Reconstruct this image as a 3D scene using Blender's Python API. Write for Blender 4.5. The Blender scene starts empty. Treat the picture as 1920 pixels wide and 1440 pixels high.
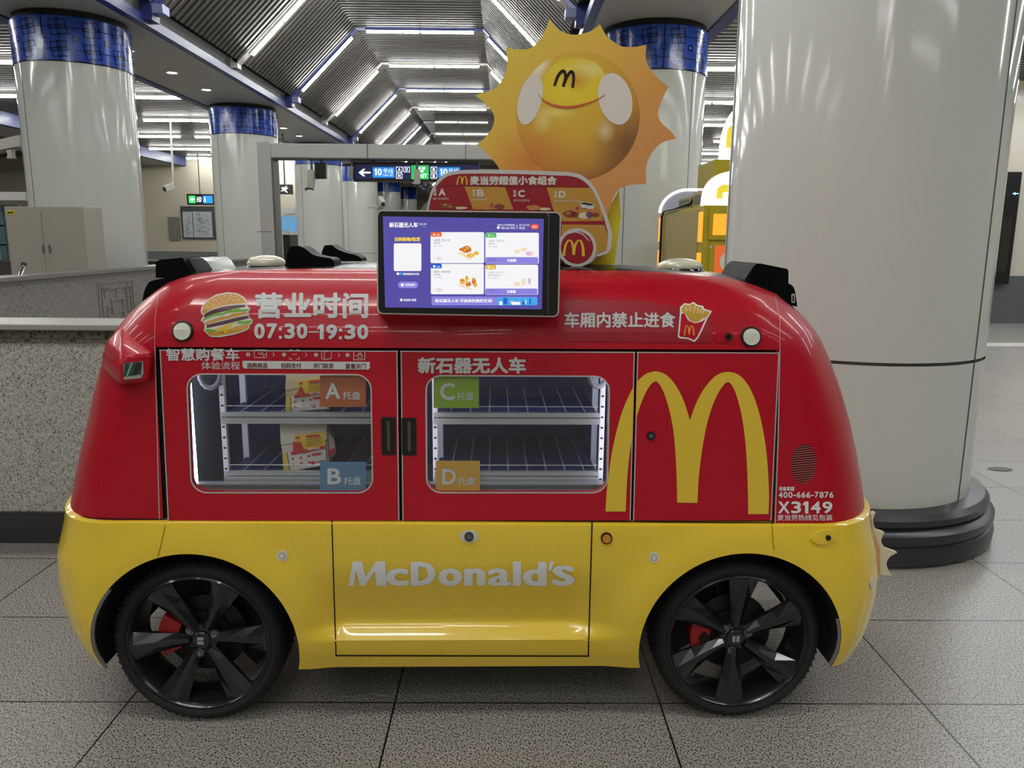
import bpy, bmesh, math, random
from mathutils import Vector, Matrix
from mathutils.geometry import tessellate_polygon
random.seed(7)
R = math.radians
scene = bpy.context.scene
COL = scene.collection

# ------------------------------------------------------------------ camera
FPX = 1460.0                                   # focal length in pixels of the 1920x1440 frame
EYE = Vector((0, 0, 1.6))
_y, _p, _r = R(.5), R(10.55), R(.45)
FWD = Vector((math.sin(_y)*math.cos(_p), math.cos(_y)*math.cos(_p), -math.sin(_p)))
_r0 = Vector((math.cos(_y), -math.sin(_y), 0)); _u0 = _r0.cross(FWD)
RGT = _r0*math.cos(_r) + _u0*math.sin(_r)
UPV = -_r0*math.sin(_r) + _u0*math.cos(_r)
cam = bpy.data.cameras.new('camera')
cam.sensor_width = 36; cam.lens = 36*FPX/1920; cam.clip_end = 200
co = bpy.data.objects.new('camera', cam); COL.objects.link(co)
m3 = Matrix((RGT, UPV, -FWD)).transposed()
co.matrix_world = Matrix.Translation(EYE) @ m3.to_4x4()
scene.camera = co

# ------------------------------------------------------------------ exposure, world, lights
scene.view_settings.view_transform = 'Standard'
scene.view_settings.look = 'None'
scene.view_settings.gamma = 1.0
scene.view_settings.use_curve_mapping = False
scene.view_settings.exposure = 0.0
TUBE = 55.0                                    # radiance of the fluorescent tubes
w = bpy.data.worlds.new('world'); scene.world = w; w.use_nodes = True
w.node_tree.nodes['Background'].inputs[0].default_value = (.9, .95, 1, 1)
w.node_tree.nodes['Background'].inputs[1].default_value = .4

def area(name, loc, sx, sy, power, rot=(0, 0, 0), col=(1, 1, .975)):
    l = bpy.data.lights.new(name, 'AREA'); l.shape = 'RECTANGLE'
    l.size = sx; l.size_y = sy; l.energy = power; l.color = col
    o = bpy.data.objects.new(name, l); COL.objects.link(o); o.location = loc; o.rotation_euler = rot
    return o
HX = -1.885                                    # centre line of the hall
# the hall's own ceiling strips above and behind the photographer
for k, yy in enumerate((4.3, .9, -2.5, -5.9, -9.3)):
    area('ceiling_strip', (HX, yy, 5.98), 2.6, .12, 66)
    for s in (-1, 1):
        area('ceiling_strip', (HX+s*2.05, yy, 5.25), 2.0, .12, 52, (0, R(-44*s), 0))
for yy in (4.3, .9, -2.5, -5.9):
    area('ceiling_strip', (5.2, yy, 4.55), 4.6, .12, 60)
    area('ceiling_strip', (-9.4, yy, 4.55), 4.6, .12, 60)

for yy in (4.3, 7.7, 11.1, 14.5):                # unseen strips added to brighten the floor of the wide right aisle
    area('ceiling_strip', (11.5, yy, 4.55), 5.5, .12, 90, col=(.9, .94, 1))
area('ceiling_strip', (6.8, 11.1, 4.55), 3, .12, 80, col=(.86, .91, 1)); area('ceiling_strip', (6.8, 7.7, 4.55), 3, .12, 80, col=(.86, .91, 1))  # unseen cool strips added to brighten the right side and tint it bluish

# ------------------------------------------------------------------ pixel of the photograph -> point on a real plane
def ray(px, py): return RGT*((px-960)/FPX) + UPV*((720-py)/FPX) + FWD
def at_y(px, py, Y):
    d = ray(px, py); return EYE + d*(Y/d.y)
def at_z(px, py, Z):
    d = ray(px, py); return EYE + d*((Z-1.6)/d.z)
def at_x(px, py, X):
    d = ray(px, py); return EYE + d*(X/d.x)
PSI, D0 = R(.8), 2.34                          # the vehicle's heading and the distance of its side
CARM = Matrix.Translation((0, D0, 0)) @ Matrix.Rotation(PSI, 4, 'Z')
CINV = CARM.inverted()
C_EYE = CINV @ EYE; C_ROT = CINV.to_3x3()
def car_y(px, py, Y):
    d = C_ROT @ ray(px, py); return C_EYE + d*((Y-C_EYE.y)/d.y)

# ------------------------------------------------------------------ materials
def s2l(c): return tuple((x/255/12.92 if x <= 10 else ((x/255+.055)/1.055)**2.4) for x in c)
MATS = {}
def mat(name, rgb, rough=.5, metal=0., emit=0., coat=0., spec=.5, alpha=1., trans=0., bump=None, noise=None):
    if name in MATS: return MATS[name]
    m = bpy.data.materials.new(name); m.use_nodes = True; MATS[name] = m
    nt = m.node_tree; b = nt.nodes['Principled BSDF']
    c = s2l(rgb)+(1,)
    b.inputs['Base Color'].default_value = c
    b.inputs['Roughness'].default_value = rough
    b.inputs['Metallic'].default_value = metal
    b.inputs['Coat Weight'].default_value = coat
    b.inputs['Coat Roughness'].default_value = .06
    b.inputs['Specular IOR Level'].default_value = spec
    b.inputs['Transmission Weight'].default_value = trans
    b.inputs['Alpha'].default_value = alpha
    if emit:
        b.inputs['Emission Color'].default_value = c; b.inputs['Emission Strength'].default_value = emit
    if noise or bump:
        tc = nt.nodes.new('ShaderNodeTexCoord'); n = nt.nodes.new('ShaderNodeTexNoise')
        nt.links.new(tc.outputs['Object'], n.inputs['Vector'])
        n.inputs['Scale'].default_value = (noise or bump)[0]; n.inputs['Detail'].default_value = 4
        if noise:
            mx = nt.nodes.new('ShaderNodeMix'); mx.data_type = 'RGBA'
            mx.inputs['A'].default_value = c; mx.inputs['B'].default_value = tuple(x*noise[1] for x in c[:3])+(1,)
            nt.links.new(n.outputs['Fac'], mx.inputs['Factor']); nt.links.new(mx.outputs['Result'], b.inputs['Base Color'])
        if bump:
            bp = nt.nodes.new('ShaderNodeBump'); bp.inputs['Strength'].default_value = bump[1]; bp.inputs['Distance'].default_value = .01
            nt.links.new(n.outputs['Fac'], bp.inputs['Height']); nt.links.new(bp.outputs['Normal'], b.inputs['Normal'])
    return m

def granite(name, light, dark, mid, scale=95, rough=.35, tile=None, off=(0, 0), thr=.40, joint=(60, 58, 54)):
    m = bpy.data.materials.new(name); m.use_nodes = True; nt = m.node_tree; b = nt.nodes['Principled BSDF']
    N = nt.nodes.new; L = nt.links.new
    geo = N('ShaderNodeNewGeometry')
    mp = N('ShaderNodeMapping'); mp.inputs['Scale'].default_value = (1, .62, 1); mp.inputs['Rotation'].default_value = (0, 0, .55)
    L(geo.outputs['Position'], mp.inputs['Vector'])
    n1 = N('ShaderNodeTexNoise'); n1.inputs['Scale'].default_value = scale; n1.inputs['Detail'].default_value = 2.5; n1.inputs['Roughness'].default_value = .55
    L(mp.outputs['Vector'], n1.inputs['Vector'])
    r1 = N('ShaderNodeValToRGB'); e = r1.color_ramp.elements
    e[0].position = thr-.035; e[0].color = s2l(dark)+(1,); e[1].position = thr+.05; e[1].color = (1, 1, 1, 1)
    L(n1.outputs['Fac'], r1.inputs['Fac'])
    n2 = N('ShaderNodeTexNoise'); n2.inputs['Scale'].default_value = scale*.5; n2.inputs['Detail'].default_value = 3
    L(geo.outputs['Position'], n2.inputs['Vector'])
    mx = N('ShaderNodeMix'); mx.data_type = 'RGBA'
    mx.inputs['A'].default_value = s2l(light)+(1,); mx.inputs['B'].default_value = s2l(mid)+(1,)
    r2 = N('ShaderNodeValToRGB'); r2.color_ramp.elements[0].position = .42; r2.color_ramp.elements[1].position = .62
    L(n2.outputs['Fac'], r2.inputs['Fac']); L(r2.outputs['Color'], mx.inputs['Factor'])
    mul = N('ShaderNodeMix'); mul.data_type = 'RGBA'; mul.blend_type = 'MULTIPLY'; mul.inputs['Factor'].default_value = 1
    L(mx.outputs['Result'], mul.inputs['A']); L(r1.outputs['Color'], mul.inputs['B'])
    out = mul.outputs['Result']
    if tile:
        br = N('ShaderNodeTexBrick'); br.offset = 0; br.squash = 1
        br.inputs['Scale'].default_value = 1; br.inputs['Brick Width'].default_value = tile[0]; br.inputs['Row Height'].default_value = tile[1]
        br.inputs['Mortar Size'].default_value = .0035; br.inputs['Mortar Smooth'].default_value = .1
        br.inputs['Color1'].default_value = (1, 1, 1, 1); br.inputs['Color2'].default_value = (.86, .86, .86, 1)
        br.inputs['Mortar'].default_value = s2l(joint)+(1,)
        m2 = N('ShaderNodeMapping'); m2.inputs['Location'].default_value = (off[0], off[1], 0)
        L(geo.outputs['Position'], m2.inputs['Vector']); L(m2.outputs['Vector'], br.inputs['Vector'])
        mm = N('ShaderNodeMix'); mm.data_type = 'RGBA'; mm.blend_type = 'MULTIPLY'; mm.inputs['Factor'].default_value = 1
        L(out, mm.inputs['A']); L(br.outputs['Color'], mm.inputs['B']); out = mm.outputs['Result']
    L(out, b.inputs['Base Color']); b.inputs['Roughness'].default_value = rough
    MATS[name] = m
    return m

RED = mat('red_paint', (176, 2, 30), .36, coat=.3, spec=.3)
REDS = mat('red_sticker', (150, 10, 30), .4)
YEL = mat('yellow_paint', (232, 198, 48), .3, coat=.8)
GOLD = mat('gold_print', (222, 188, 54), .45)
WHT = mat('white_print', (222, 224, 222), .5)
GRY = mat('grey_print', (196, 200, 198), .5)
MAROON = mat('maroon_print', (96, 14, 30), .5)
BLK = mat('black_plastic', (10, 10, 12), .35)
POD = mat('pod_black', (9, 9, 11), .55, spec=.08)
ROOF = mat('roof_black', (8, 8, 10), .25, spec=.2)
BLKG = mat('black_gloss', (6, 6, 8), .12, coat=1)
GAP = mat('dark_gap', (4, 4, 4), .9)
RUB = mat('tyre_rubber', (17, 17, 17), .75, bump=(60, .15))
RIM = mat('dark_rim', (34, 35, 38), .28, metal=.35, coat=.5)
STEEL = mat('steel', (150, 150, 148), .3, metal=.9)
DISC = mat('brake_disc', (34, 33, 32), .45, metal=.6)
CALI = mat('caliper_red', (150, 20, 20), .4)
ALU = mat('aluminium', (190, 195, 198), .35, metal=.5)
SILV = mat('silver_trim', (196, 196, 192), .3, metal=.3)
NAVY = mat('navy_liner', (46, 58, 116), .5, spec=.25)
LED = mat('led_strip', (235, 242, 255), .5, emit=8)
COLM = mat('column_panel', (203, 205, 199), .10, spec=.5)
COLJ = mat('column_joint', (70, 70, 70), .6)
BLUEB = mat('band_blue', (38, 76, 172), .2, spec=.6)
BLUEL = mat('band_line', (8, 16, 52), .15)
BLUEP = mat('blue_beam', (36, 52, 118), .4)
BLUEC = mat('pale_blue_cap', (140, 146, 190), .45)
SOFF = mat('soffit_white', (176, 174, 170), .5)
SLAT = mat('slat_grey', (86, 83, 78), .5)
DARKC = mat('dark_void', (14, 14, 14), .9)
WRIB = mat('white_rib', (205, 204, 200), .45)
TUBEM = mat('lit_tube', (250, 251, 246), .5, emit=TUBE)
DOWN = mat('downlight_glow', (255, 250, 240), .5, emit=9)
CREAM = mat('cream_wall', (205, 198, 180), .18, noise=(.6, .93))
BEIGE = mat('cabinet_beige', (160, 155, 143), .5)
GANT = mat('gantry_white', (180, 180, 176), .4)
DGREY = mat('dark_granite', (52, 53, 55), .3, noise=(90, .7))
FLOOR = granite('floor_granite', (172, 168, 159), (90, 87, 81), (152, 148, 140), 200, .3, (.93, .615), (-.085+.465, -.02), .44)
WALLG = granite('wall_granite', (192, 191, 183), (104, 103, 97), (168, 167, 159), 130, .45, None, thr=.40)
WALLP = granite('pale_granite', (150, 146, 142), (104, 100, 97), (132, 129, 125), 120, .4, None, thr=.42)
BULK = granite('bulkhead_granite', (72, 70, 66), (50, 48, 45), (64, 62, 58), 60, .05, None, thr=.42)

# ------------------------------------------------------------------ mesh helpers
BASE = {}
class MB:
    def __init__(s): s.v = []; s.f = []; s.m = []
    def add(s, vs, fs, mi=0):
        o = len(s.v); s.v += [tuple(v) for v in vs]; s.f += [tuple(i+o for i in f) for f in fs]; s.m += [mi]*len(fs); return s
    def box(s, x0, x1, y0, y1, z0, z1, mi=0):
        return s.add([(x, y, z) for z in (z0, z1) for y in (y0, y1) for x in (x0, x1)],
                     [(0, 2, 3, 1), (4, 5, 7, 6), (0, 1, 5, 4), (2, 6, 7, 3), (0, 4, 6, 2), (1, 3, 7, 5)], mi)
    def bar(s, a, b, wd, th, up=Vector((0, 0, 1)), mi=0):
        a, b = Vector(a), Vector(b); d = (b-a).normalized(); sd = d.cross(up).normalized(); u = sd.cross(d)
        vs = [p + sd*(i*wd/2) + u*(j*th/2) for p in (a, b) for i, j in ((-1, -1), (1, -1), (1, 1), (-1, 1))]
        return s.add(vs, [(0, 1, 2, 3), (4, 7, 6, 5), (0, 4, 5, 1), (1, 5, 6, 2), (2, 6, 7, 3), (3, 7, 4, 0)], mi)
    def tube(s, pts, r, n=8, mi=0, closed=False, caps=True):
        pts = [Vector(p) for p in pts]; k = len(pts); vs = []
        pu = None
        for i, p in enumerate(pts):
            a = pts[(i-1) % k] if (i or closed) else pts[0]; b = pts[(i+1) % k] if (i < k-1 or closed) else pts[-1]
            d = (b-a).normalized()
            u = pu - d*pu.dot(d) if pu else (Vector((0, 0, 1)).cross(d) if abs(d.z) < .9 else Vector((1, 0, 0)).cross(d))
            u.normalize(); pu = u; vv = d.cross(u)
            rr = r[i] if isinstance(r, (list, tuple)) else r
            vs += [p + (u*math.cos(2*math.pi*j/n) + vv*math.sin(2*math.pi*j/n))*rr for j in range(n)]
        fs = []
        for i in range(k if closed else k-1):
            i2 = (i+1) % k
            fs += [(i*n+j, i*n+(j+1) % n, i2*n+(j+1) % n, i2*n+j) for j in range(n)]
        if caps and not closed: fs += [tuple(range(n-1, -1, -1)), tuple((k-1)*n+j for j in range(n))]
        return s.add(vs, fs, mi)
    def lathe(s, prof, n, c=(0, 0, 0), axis='z', mi=0, caps=False, a0=0, a1=2*math.pi):
        full = abs(a1-a0-2*math.pi) < 1e-6; c = Vector(c); vs = []; k = n if full else n+1
        for r_, h in prof:
            for j in range(k):
                a = a0+(a1-a0)*j/n; x, y = r_*math.cos(a), r_*math.sin(a)
                vs.append(c + (Vector((x, y, h)) if axis == 'z' else Vector((x, h, y))))
        fs = []
        for i in range(len(prof)-1):
            for j in range(n): fs.append((i*k+j, i*k+(j+1) % k, (i+1)*k+(j+1) % k, (i+1)*k+j))
        if caps: fs += [tuple(range(k)), tuple((len(prof)-1)*k+j for j in range(k))]
        return s.add(vs, fs, mi)
    def grid(s, rows, mi=0, skip=None, closed=False):
        n = len(rows[0]); fs = []; ms = []
        for i in range(len(rows)-1):
            for j in range(n if closed else n-1):
                if skip and skip(i, j): continue
                fs.append((i*n+j, i*n+(j+1) % n, (i+1)*n+(j+1) % n, (i+1)*n+j)); ms.append(mi(i, j) if callable(mi) else mi)
        o = len(s.v); s.v += [tuple(p) for r_ in rows for p in r_]
        s.f += [tuple(i+o for i in f) for f in fs]; s.m += ms; return s
    def poly(s, outer, holes=(), fn=None, mi=0):
        """flat polygon (with holes) in 2D; fn maps 2D to 3D"""
        fn = fn or (lambda x, y: (x, 0, y))
        rings = [[Vector((p[0], p[1], 0)) for p in r_] for r_ in [outer]+list(holes)]
        flat = [p for r_ in rings for p in r_]
        tri = tessellate_polygon(rings)
        return s.add([fn(p.x, p.y) for p in flat], [t for t in tri if len(set(t)) == 3], mi)
    def prism(s, outer, fa, fb, holes=(), mi=0, ms=None):
        """closed slab: fa maps the outline to its front, fb to its back"""
        s.poly(outer, holes, fa, mi); s.poly(outer, holes, fb, mi)
        for r_ in [outer]+list(holes):
            n = len(r_)
            s.add([fa(*p) for p in r_]+[fb(*p) for p in r_], [(i, (i+1) % n, n+(i+1) % n, n+i) for i in range(n)], mi if ms is None else ms)
        return s
    def hull(s, pts, mi=0, bev=0.):
        bm = bmesh.new()
        for p in pts: bm.verts.new(p)
        bmesh.ops.convex_hull(bm, input=bm.verts)
        for v in [v for v in bm.verts if not v.link_faces]: bm.verts.remove(v)
        bmesh.ops.dissolve_limit(bm, angle_limit=.02, verts=bm.verts, edges=bm.edges)
        if bev: bmesh.ops.bevel(bm, geom=list(bm.edges), offset=bev, segments=3, profile=.5, affect='EDGES', clamp_overlap=True)
        bm.verts.index_update()
        s.add([v.co.copy() for v in bm.verts], [[v.index for v in f.verts] for f in bm.faces], mi); bm.free(); return s
    def rbox(s, x0, x1, y0, y1, z0, z1, bev, mi=0):
        return s.hull([(x, y, z) for x in (x0, x1) for y in (y0, y1) for z in (z0, z1)], mi, bev)
    def build(s, name, mats, parent=None, smooth=0, weld=True):
        off = Vector((0, 0, 0)); q = parent
        while q is not None:
            if q in BASE: off = BASE[q]; break
            q = q.parent
        me = bpy.data.meshes.new(name)
        me.from_pydata([Vector(v)-off for v in s.v], [], s.f)
        for mm in (mats if isinstance(mats, (list, tuple)) else [mats]): me.materials.append(mm)
        me.polygons.foreach_set('material_index', s.m)
        bm = bmesh.new(); bm.from_mesh(me)
        if weld: bmesh.ops.remove_doubles(bm, verts=bm.verts, dist=1e-5)
        bmesh.ops.recalc_face_normals(bm, faces=bm.faces)
        bm.to_mesh(me); bm.free()
        if smooth:
            me.shade_smooth(); me.set_sharp_from_angle(angle=R(smooth))
        o = bpy.data.objects.new(name, me); COL.objects.link(o)
        if parent is not None: o.parent = parent
        return o

def tag(o, label=None, cat=None, group=None, kind=None):
    if label: o['label'] = label
    if cat: o['category'] = cat
    if group: o['group'] = group
    if kind: o['kind'] = kind
    return o
def thing(name, label, cat, base, group=None, car=False):
    o = bpy.data.objects.new(name, None); COL.objects.link(o); o.empty_display_size = .1
    b = Vector(base)
    if car:
        o.location = CARM @ b; o.rotation_euler = (0, 0, PSI)
    else: o.location = b
    BASE[o] = b; tag(o, label, cat, group, 'thing'); return o
def struct(name, mb, mats, smooth=0):
    o = mb.build(name, mats, None, smooth); o['kind'] = 'structure'; return o

def rrect(x0, y0, x1, y1, r, n=6):
    pts = []
    for cx, cy, a in ((x1-r, y1-r, 0), (x0+r, y1-r, 90), (x0+r, y0+r, 180), (x1-r, y0+r, 270)):
        pts += [(cx+r*math.cos(R(a+90*i/n)), cy+r*math.sin(R(a+90*i/n))) for i in range(n+1)]
    return pts
def ell(cx, cy, rx, ry, n=28, rot=0):
    c, s_ = math.cos(R(rot)), math.sin(R(rot)); out = []
    for i in range(n):
        x, y = rx*math.cos(2*math.pi*i/n), ry*math.sin(2*math.pi*i/n); out.append((cx+x*c-y*s_, cy+x*s_+y*c))
    return out
def spline(pts, n=6, closed=False):
    """Catmull-Rom through 2D points"""
    k = len(pts); out = []
    for i in range(k if closed else k-1):
        p0 = pts[(i-1) % k] if (closed or i) else pts[0]; p1 = pts[i]; p2 = pts[(i+1) % k]
        p3 = pts[(i+2) % k] if (closed or i < k-2) else pts[-1]
        for j in range(n):
            t = j/n
            out.append(tuple(.5*((2*b)+(c-a)*t+(2*a-5*b+4*c-d)*t*t+(3*b-a-3*c+d)*t**3) for a, b, c, d in zip(p0, p1, p2, p3)))
    if not closed: out.append(tuple(pts[-1]))
    return out
def stroke(pts, wd, closed=False):
    """2D polyline -> list of quads"""
    out = []; k = len(pts)
    for i in range(k if closed else k-1):
        a, b = pts[i], pts[(i+1) % k]; dx, dy = b[0]-a[0], b[1]-a[1]; l = math.hypot(dx, dy) or 1
        ux, uy = dx/l*wd/2, dy/l*wd/2; nx, ny = -uy, ux
        out.append([(a[0]-ux+nx, a[1]-uy+ny), (b[0]+ux+nx, b[1]+uy+ny), (b[0]+ux-nx, b[1]+uy-ny), (a[0]-ux-nx, a[1]-uy-ny)])
    return out

_GL = {}
def glyphs(txt):
    if txt in _GL: return _GL[txt]
    c = bpy.data.curves.new('glyph', 'FONT'); c.body = txt; c.resolution_u = 3
    o = bpy.data.objects.new('glyph', c); COL.objects.link(o)
    dg = bpy.context.evaluated_depsgraph_get(); dg.update()
    me = bpy.data.meshes.new_from_object(o.evaluated_get(dg))
    vs = [(v.co.x, v.co.y) for v in me.vertices]; fs = [tuple(p.vertices) for p in me.polygons]
    bpy.data.objects.remove(o); bpy.data.curves.remove(c); bpy.data.meshes.remove(me)
    xs = [v[0] for v in vs]; ys = [v[1] for v in vs]
    x0, x1, y0, y1 = min(xs), max(xs), min(ys), max(ys)
    _GL[txt] = ([((x-x0)/(x1-x0), (y1-y)/(y1-y0)) for x, y in vs], fs); return _GL[txt]
def put_text(mb, txt, box, fn, bold=0., mi=0, shear=0., quad=None):
    """text stretched to the pixel box; fn maps a pixel to 3D; bold thickens the strokes by that many pixels"""
    vs, fs = glyphs(txt); x0, y0, x1, y1 = box
    bx, by = bold if isinstance(bold, tuple) else (bold, bold)
    nd = 20 if bx > 2 else 8
    offs = [(0, 0)] if not bold else [(bx*math.cos(2*math.pi*a/nd)*q, by*math.sin(2*math.pi*a/nd)*q) for q in ((1,) if nd == 8 else (1, .5)) for a in range(nd)]
    x0 += bx; x1 -= bx; y0 += by; y1 -= by
    for i, (dx, dy) in enumerate(offs):                # each overlay a hair in front of the last, so they never coincide
        mb.add([Vector(fn(x0+(x1-x0)*u+dx+shear*(1-v)*(y1-y0), y0+(y1-y0)*v+dy))-Vector((0, 3e-5*i, 0)) for u, v in vs], fs, mi)
    return mb
CW = {'1': .62, ':': .34, '-': .62, 'X': 1.12, '·': .3}
def put_digits(mb, txt, box, fn, bold=0., gap=.16, mi=0):
    """a line of numerals set one by one, with a flagged 1"""
    tot = sum(CW.get(c, 1) for c in txt)+gap*(len(txt)-1); x0, y0, x1, y1 = box; k = (x1-x0)/tot; x = x0; h = y1-y0
    for c in txt:
        w_ = CW.get(c, 1)*k
        if c == '1':
            t_ = .30*k+bold*.9; xr = x+w_-.06*k
            mb.poly([(xr, y0), (xr, y1), (xr-t_, y1), (xr-t_, y0+h*.26), (x, y0+h*.36), (x, y0+h*.20), (xr-t_*.9, y0)], (), fn, mi)
        elif c == ':':
            s_ = w_*.8
            for yy in (y0+h*.28, y1-s_): mb.poly([(x, yy), (x+s_, yy), (x+s_, yy+s_), (x, yy+s_)], (), fn, mi)
        elif c == '-': mb.poly([(x, y0+h*.5), (x+w_, y0+h*.5), (x+w_, y0+h*.5+.26*k), (x, y0+h*.5+.26*k)], (), fn, mi)
        else: put_text(mb, c, (x, y0, x+w_, y1), fn, bold, mi)
        x += w_+gap*k
    return mb
# emblem of two tall arches, normalised to a unit box
_AL = [(52,1165),(60,1030),(78,880),(105,720),(150,540),(205,400),(262,305),(320,252),(383,234)]
_AM = [(383,234),(450,255),(520,330),(575,440),(613,560)]
_AN = [(613,560),(650,455),(700,360),(760,285),(815,248),(868,238)]
_AR = [(868,238),(935,257),(1005,335),(1062,475),(1105,660),(1128,850),(1138,1060),(1134,1182)]
_AI = [(1000,1182),(998,1050),(990,830),(975,650),(950,500),(915,375),(885,320),(866,307),(840,322),(800,380),(760,470),(720,610),(690,780),(672,930),(662,1108)]
_AJ = [(528,1106),(524,930),(515,760),(500,610),(470,470),(435,365),(405,315),(383,302),(350,325),(310,395),(270,500),(235,640),(210,800),(195,960),(186,1165)]
ARCH = spline(_AL, 3)[:-1]+spline(_AM, 3)[:-1]+spline(_AN, 3)[:-1]+spline(_AR, 3)+spline(_AI, 3)+spline(_AJ, 3)
ARCH = [((x-52)/1086, (y-234)/948) for x, y in ARCH]
def arches(x0, y0, x1, y1): return [(x0+u*(x1-x0), y0+v*(y1-y0)) for u, v in ARCH]
def lerp(x, xs, ys):
    if x <= xs[0]: return ys[0]
    for i in range(len(xs)-1):
        if x <= xs[i+1]: return ys[i]+(ys[i+1]-ys[i])*(x-xs[i])/(xs[i+1]-xs[i])
    return ys[-1]
def smooth(x, a, b):
    t = min(1, max(0, (x-a)/(b-a))); return t*t*(3-2*t)
# ================================================================== THE SETTING
NEAR, FAR = -13.0, 52.0
struct('floor', MB().box(-22, 16, NEAR, FAR, -.1, 0), FLOOR)
# tactile paving strip at the right
mb = MB(); mb.box(5, 16, 12.1, 12.5, 0, .004)
for i in range(60):
    for j in range(3): mb.box(7.5+i*.13, 7.58+i*.13, 12.16+j*.11, 12.23+j*.11, .004, .009)
tag(mb.build('tactile_strip', mat('tactile_grey', (196, 192, 184), .5)), 'raised pale tactile paving strip in the floor at the right', 'tactile paving', kind='thing')

# walls far away
struct('wall_back', MB().box(-22, -6.7, 32, 32.3, 0, 4.75), CREAM)
struct('wall_right', MB().box(7.6, 16, 15.7, 16, .95, 4.75), CREAM)
struct('baseboard_right', MB().box(7.6, 16, 15.66, 16, 0, .95).box(7.6, 16, 15.62, 15.7, 0, .12), mat('dado_grey', (96, 98, 100), .35, noise=(60, .8)))
struct('wall_end', MB().box(-22, 16, FAR, FAR+.2, 0, 6.5), CREAM)
struct('wall_left', MB().box(-22.2, -22, NEAR, FAR, 0, 4.9), CREAM)
struct('wall_far_right', MB().box(16, 16.2, NEAR, FAR, 0, 4.9), CREAM)
struct('wall_behind', MB().box(-22, 16, NEAR-.2, NEAR, 0, 6.5), CREAM)
struct('wall_right_end', MB().box(2.7, 16, 36, 36.2, 0, 4.75), CREAM)
struct('wall_bulkhead', MB().box(-2.62, 1.0, 29.6, 30.1, 4.75, 6.2), BULK)

# soffits along the two column rows (flat white strips with blue edge beams)
SL, SR = (-6.45, -4.9), (1.13, 2.68)
for nm, (a, b) in (('ceiling_soffit_left', SL), ('ceiling_soffit_right', SR)):
    struct(nm, MB().box(a, b, NEAR, FAR, 4.36, 4.75), SOFF)
struct('ceiling_soffit_outer', MB().box(-14.4, -12.9, NEAR, FAR, 4.36, 4.75), SOFF)
def edge_beam(name, x0, x1, z0=4.3, z1=4.62):
    struct(name, MB().box(x0, x1, NEAR, FAR, z0, z1), BLUEP)
edge_beam('trim_1', -4.9, -4.78, 4.35, 4.47); edge_beam('trim_2', 1.01, 1.13, 4.35, 4.47)
edge_beam('trim_3', -6.62, -6.45, 4.34, 4.7); edge_beam('trim_4', 2.68, 2.86, 4.34, 4.7)
edge_beam('trim_5', -12.9, -12.7, 4.34, 4.7)

# vaulted slat ceiling of the hall: slats run across the hall, in three planes
FX, FZ, TX, TZ = 2.84, 4.66, 1.39, 6.10           # foot and top corner of the vault, from the centre line
RIBS = [4.3+3.4*k for k in range(14)]             # every second one is blue (those at the columns)
mb = MB()
yy = NEAR
while yy < FAR:
    if min(abs(yy-r_) for r_ in RIBS) > .11:
        prof = [(-FX, FZ), (-TX, TZ), (TX, TZ), (FX, FZ)]
        for (xa, za), (xb, zb) in zip(prof, prof[1:]):
            a = Vector((HX+xa, yy, za)); b = Vector((HX+xb, yy, zb)); d = (b-a).normalized()
            up = Vector((-d.z, 0, d.x))
            mb.bar(a, b, .075, .12, up)
    yy += .17
struct('ceiling_slats', mb, SLAT)
mb = MB()
o_ = .34
for (xa, za), (xb, zb) in (((-FX-.1, FZ), (-TX-.1, TZ+o_)), ((-TX-.1, TZ+o_), (TX+.1, TZ+o_)), ((TX+.1, TZ+o_), (FX+.1, FZ))):
    mb.add([(HX+xa, NEAR, za), (HX+xb, NEAR, zb), (HX+xb, FAR, zb), (HX+xa, FAR, za)], [(0, 1, 2, 3)])
    mb.add([(HX+xa, NEAR, za+.05), (HX+xb, NEAR, zb+.05), (HX+xb, FAR, zb+.05), (HX+xa, FAR, za+.05)], [(0, 1, 2, 3)])
struct('ceiling_vault', mb, DARKC)
# black seams running along the two ridges of the vault
struct('trim_6', MB().box(HX-TX-.012, HX-TX+.012, NEAR, FAR, TZ-.066, TZ-.04).box(HX+TX-.012, HX+TX+.012, NEAR, FAR, TZ-.066, TZ-.04), BLK)

# flat slat ceilings of the side aisles
def aisle(name, x0, x1, step=.2):
    mb = MB(); yy = NEAR
    while yy < FAR:
        mb.box(x0, x1, yy-.055, yy+.055, 4.66, 4.74); yy += step
    struct(name, mb, SLAT)
aisle('ceiling_left', -12.7, -6.62); aisle('ceiling_right', 2.86, 16); aisle('ceiling_outer', -22, -14.4)
struct('ceiling_void', MB().box(-22, -4.9, NEAR, FAR, 4.9, 5.0).box(1.13, 16, NEAR, FAR, 4.9, 5.0), DARKC)

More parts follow.
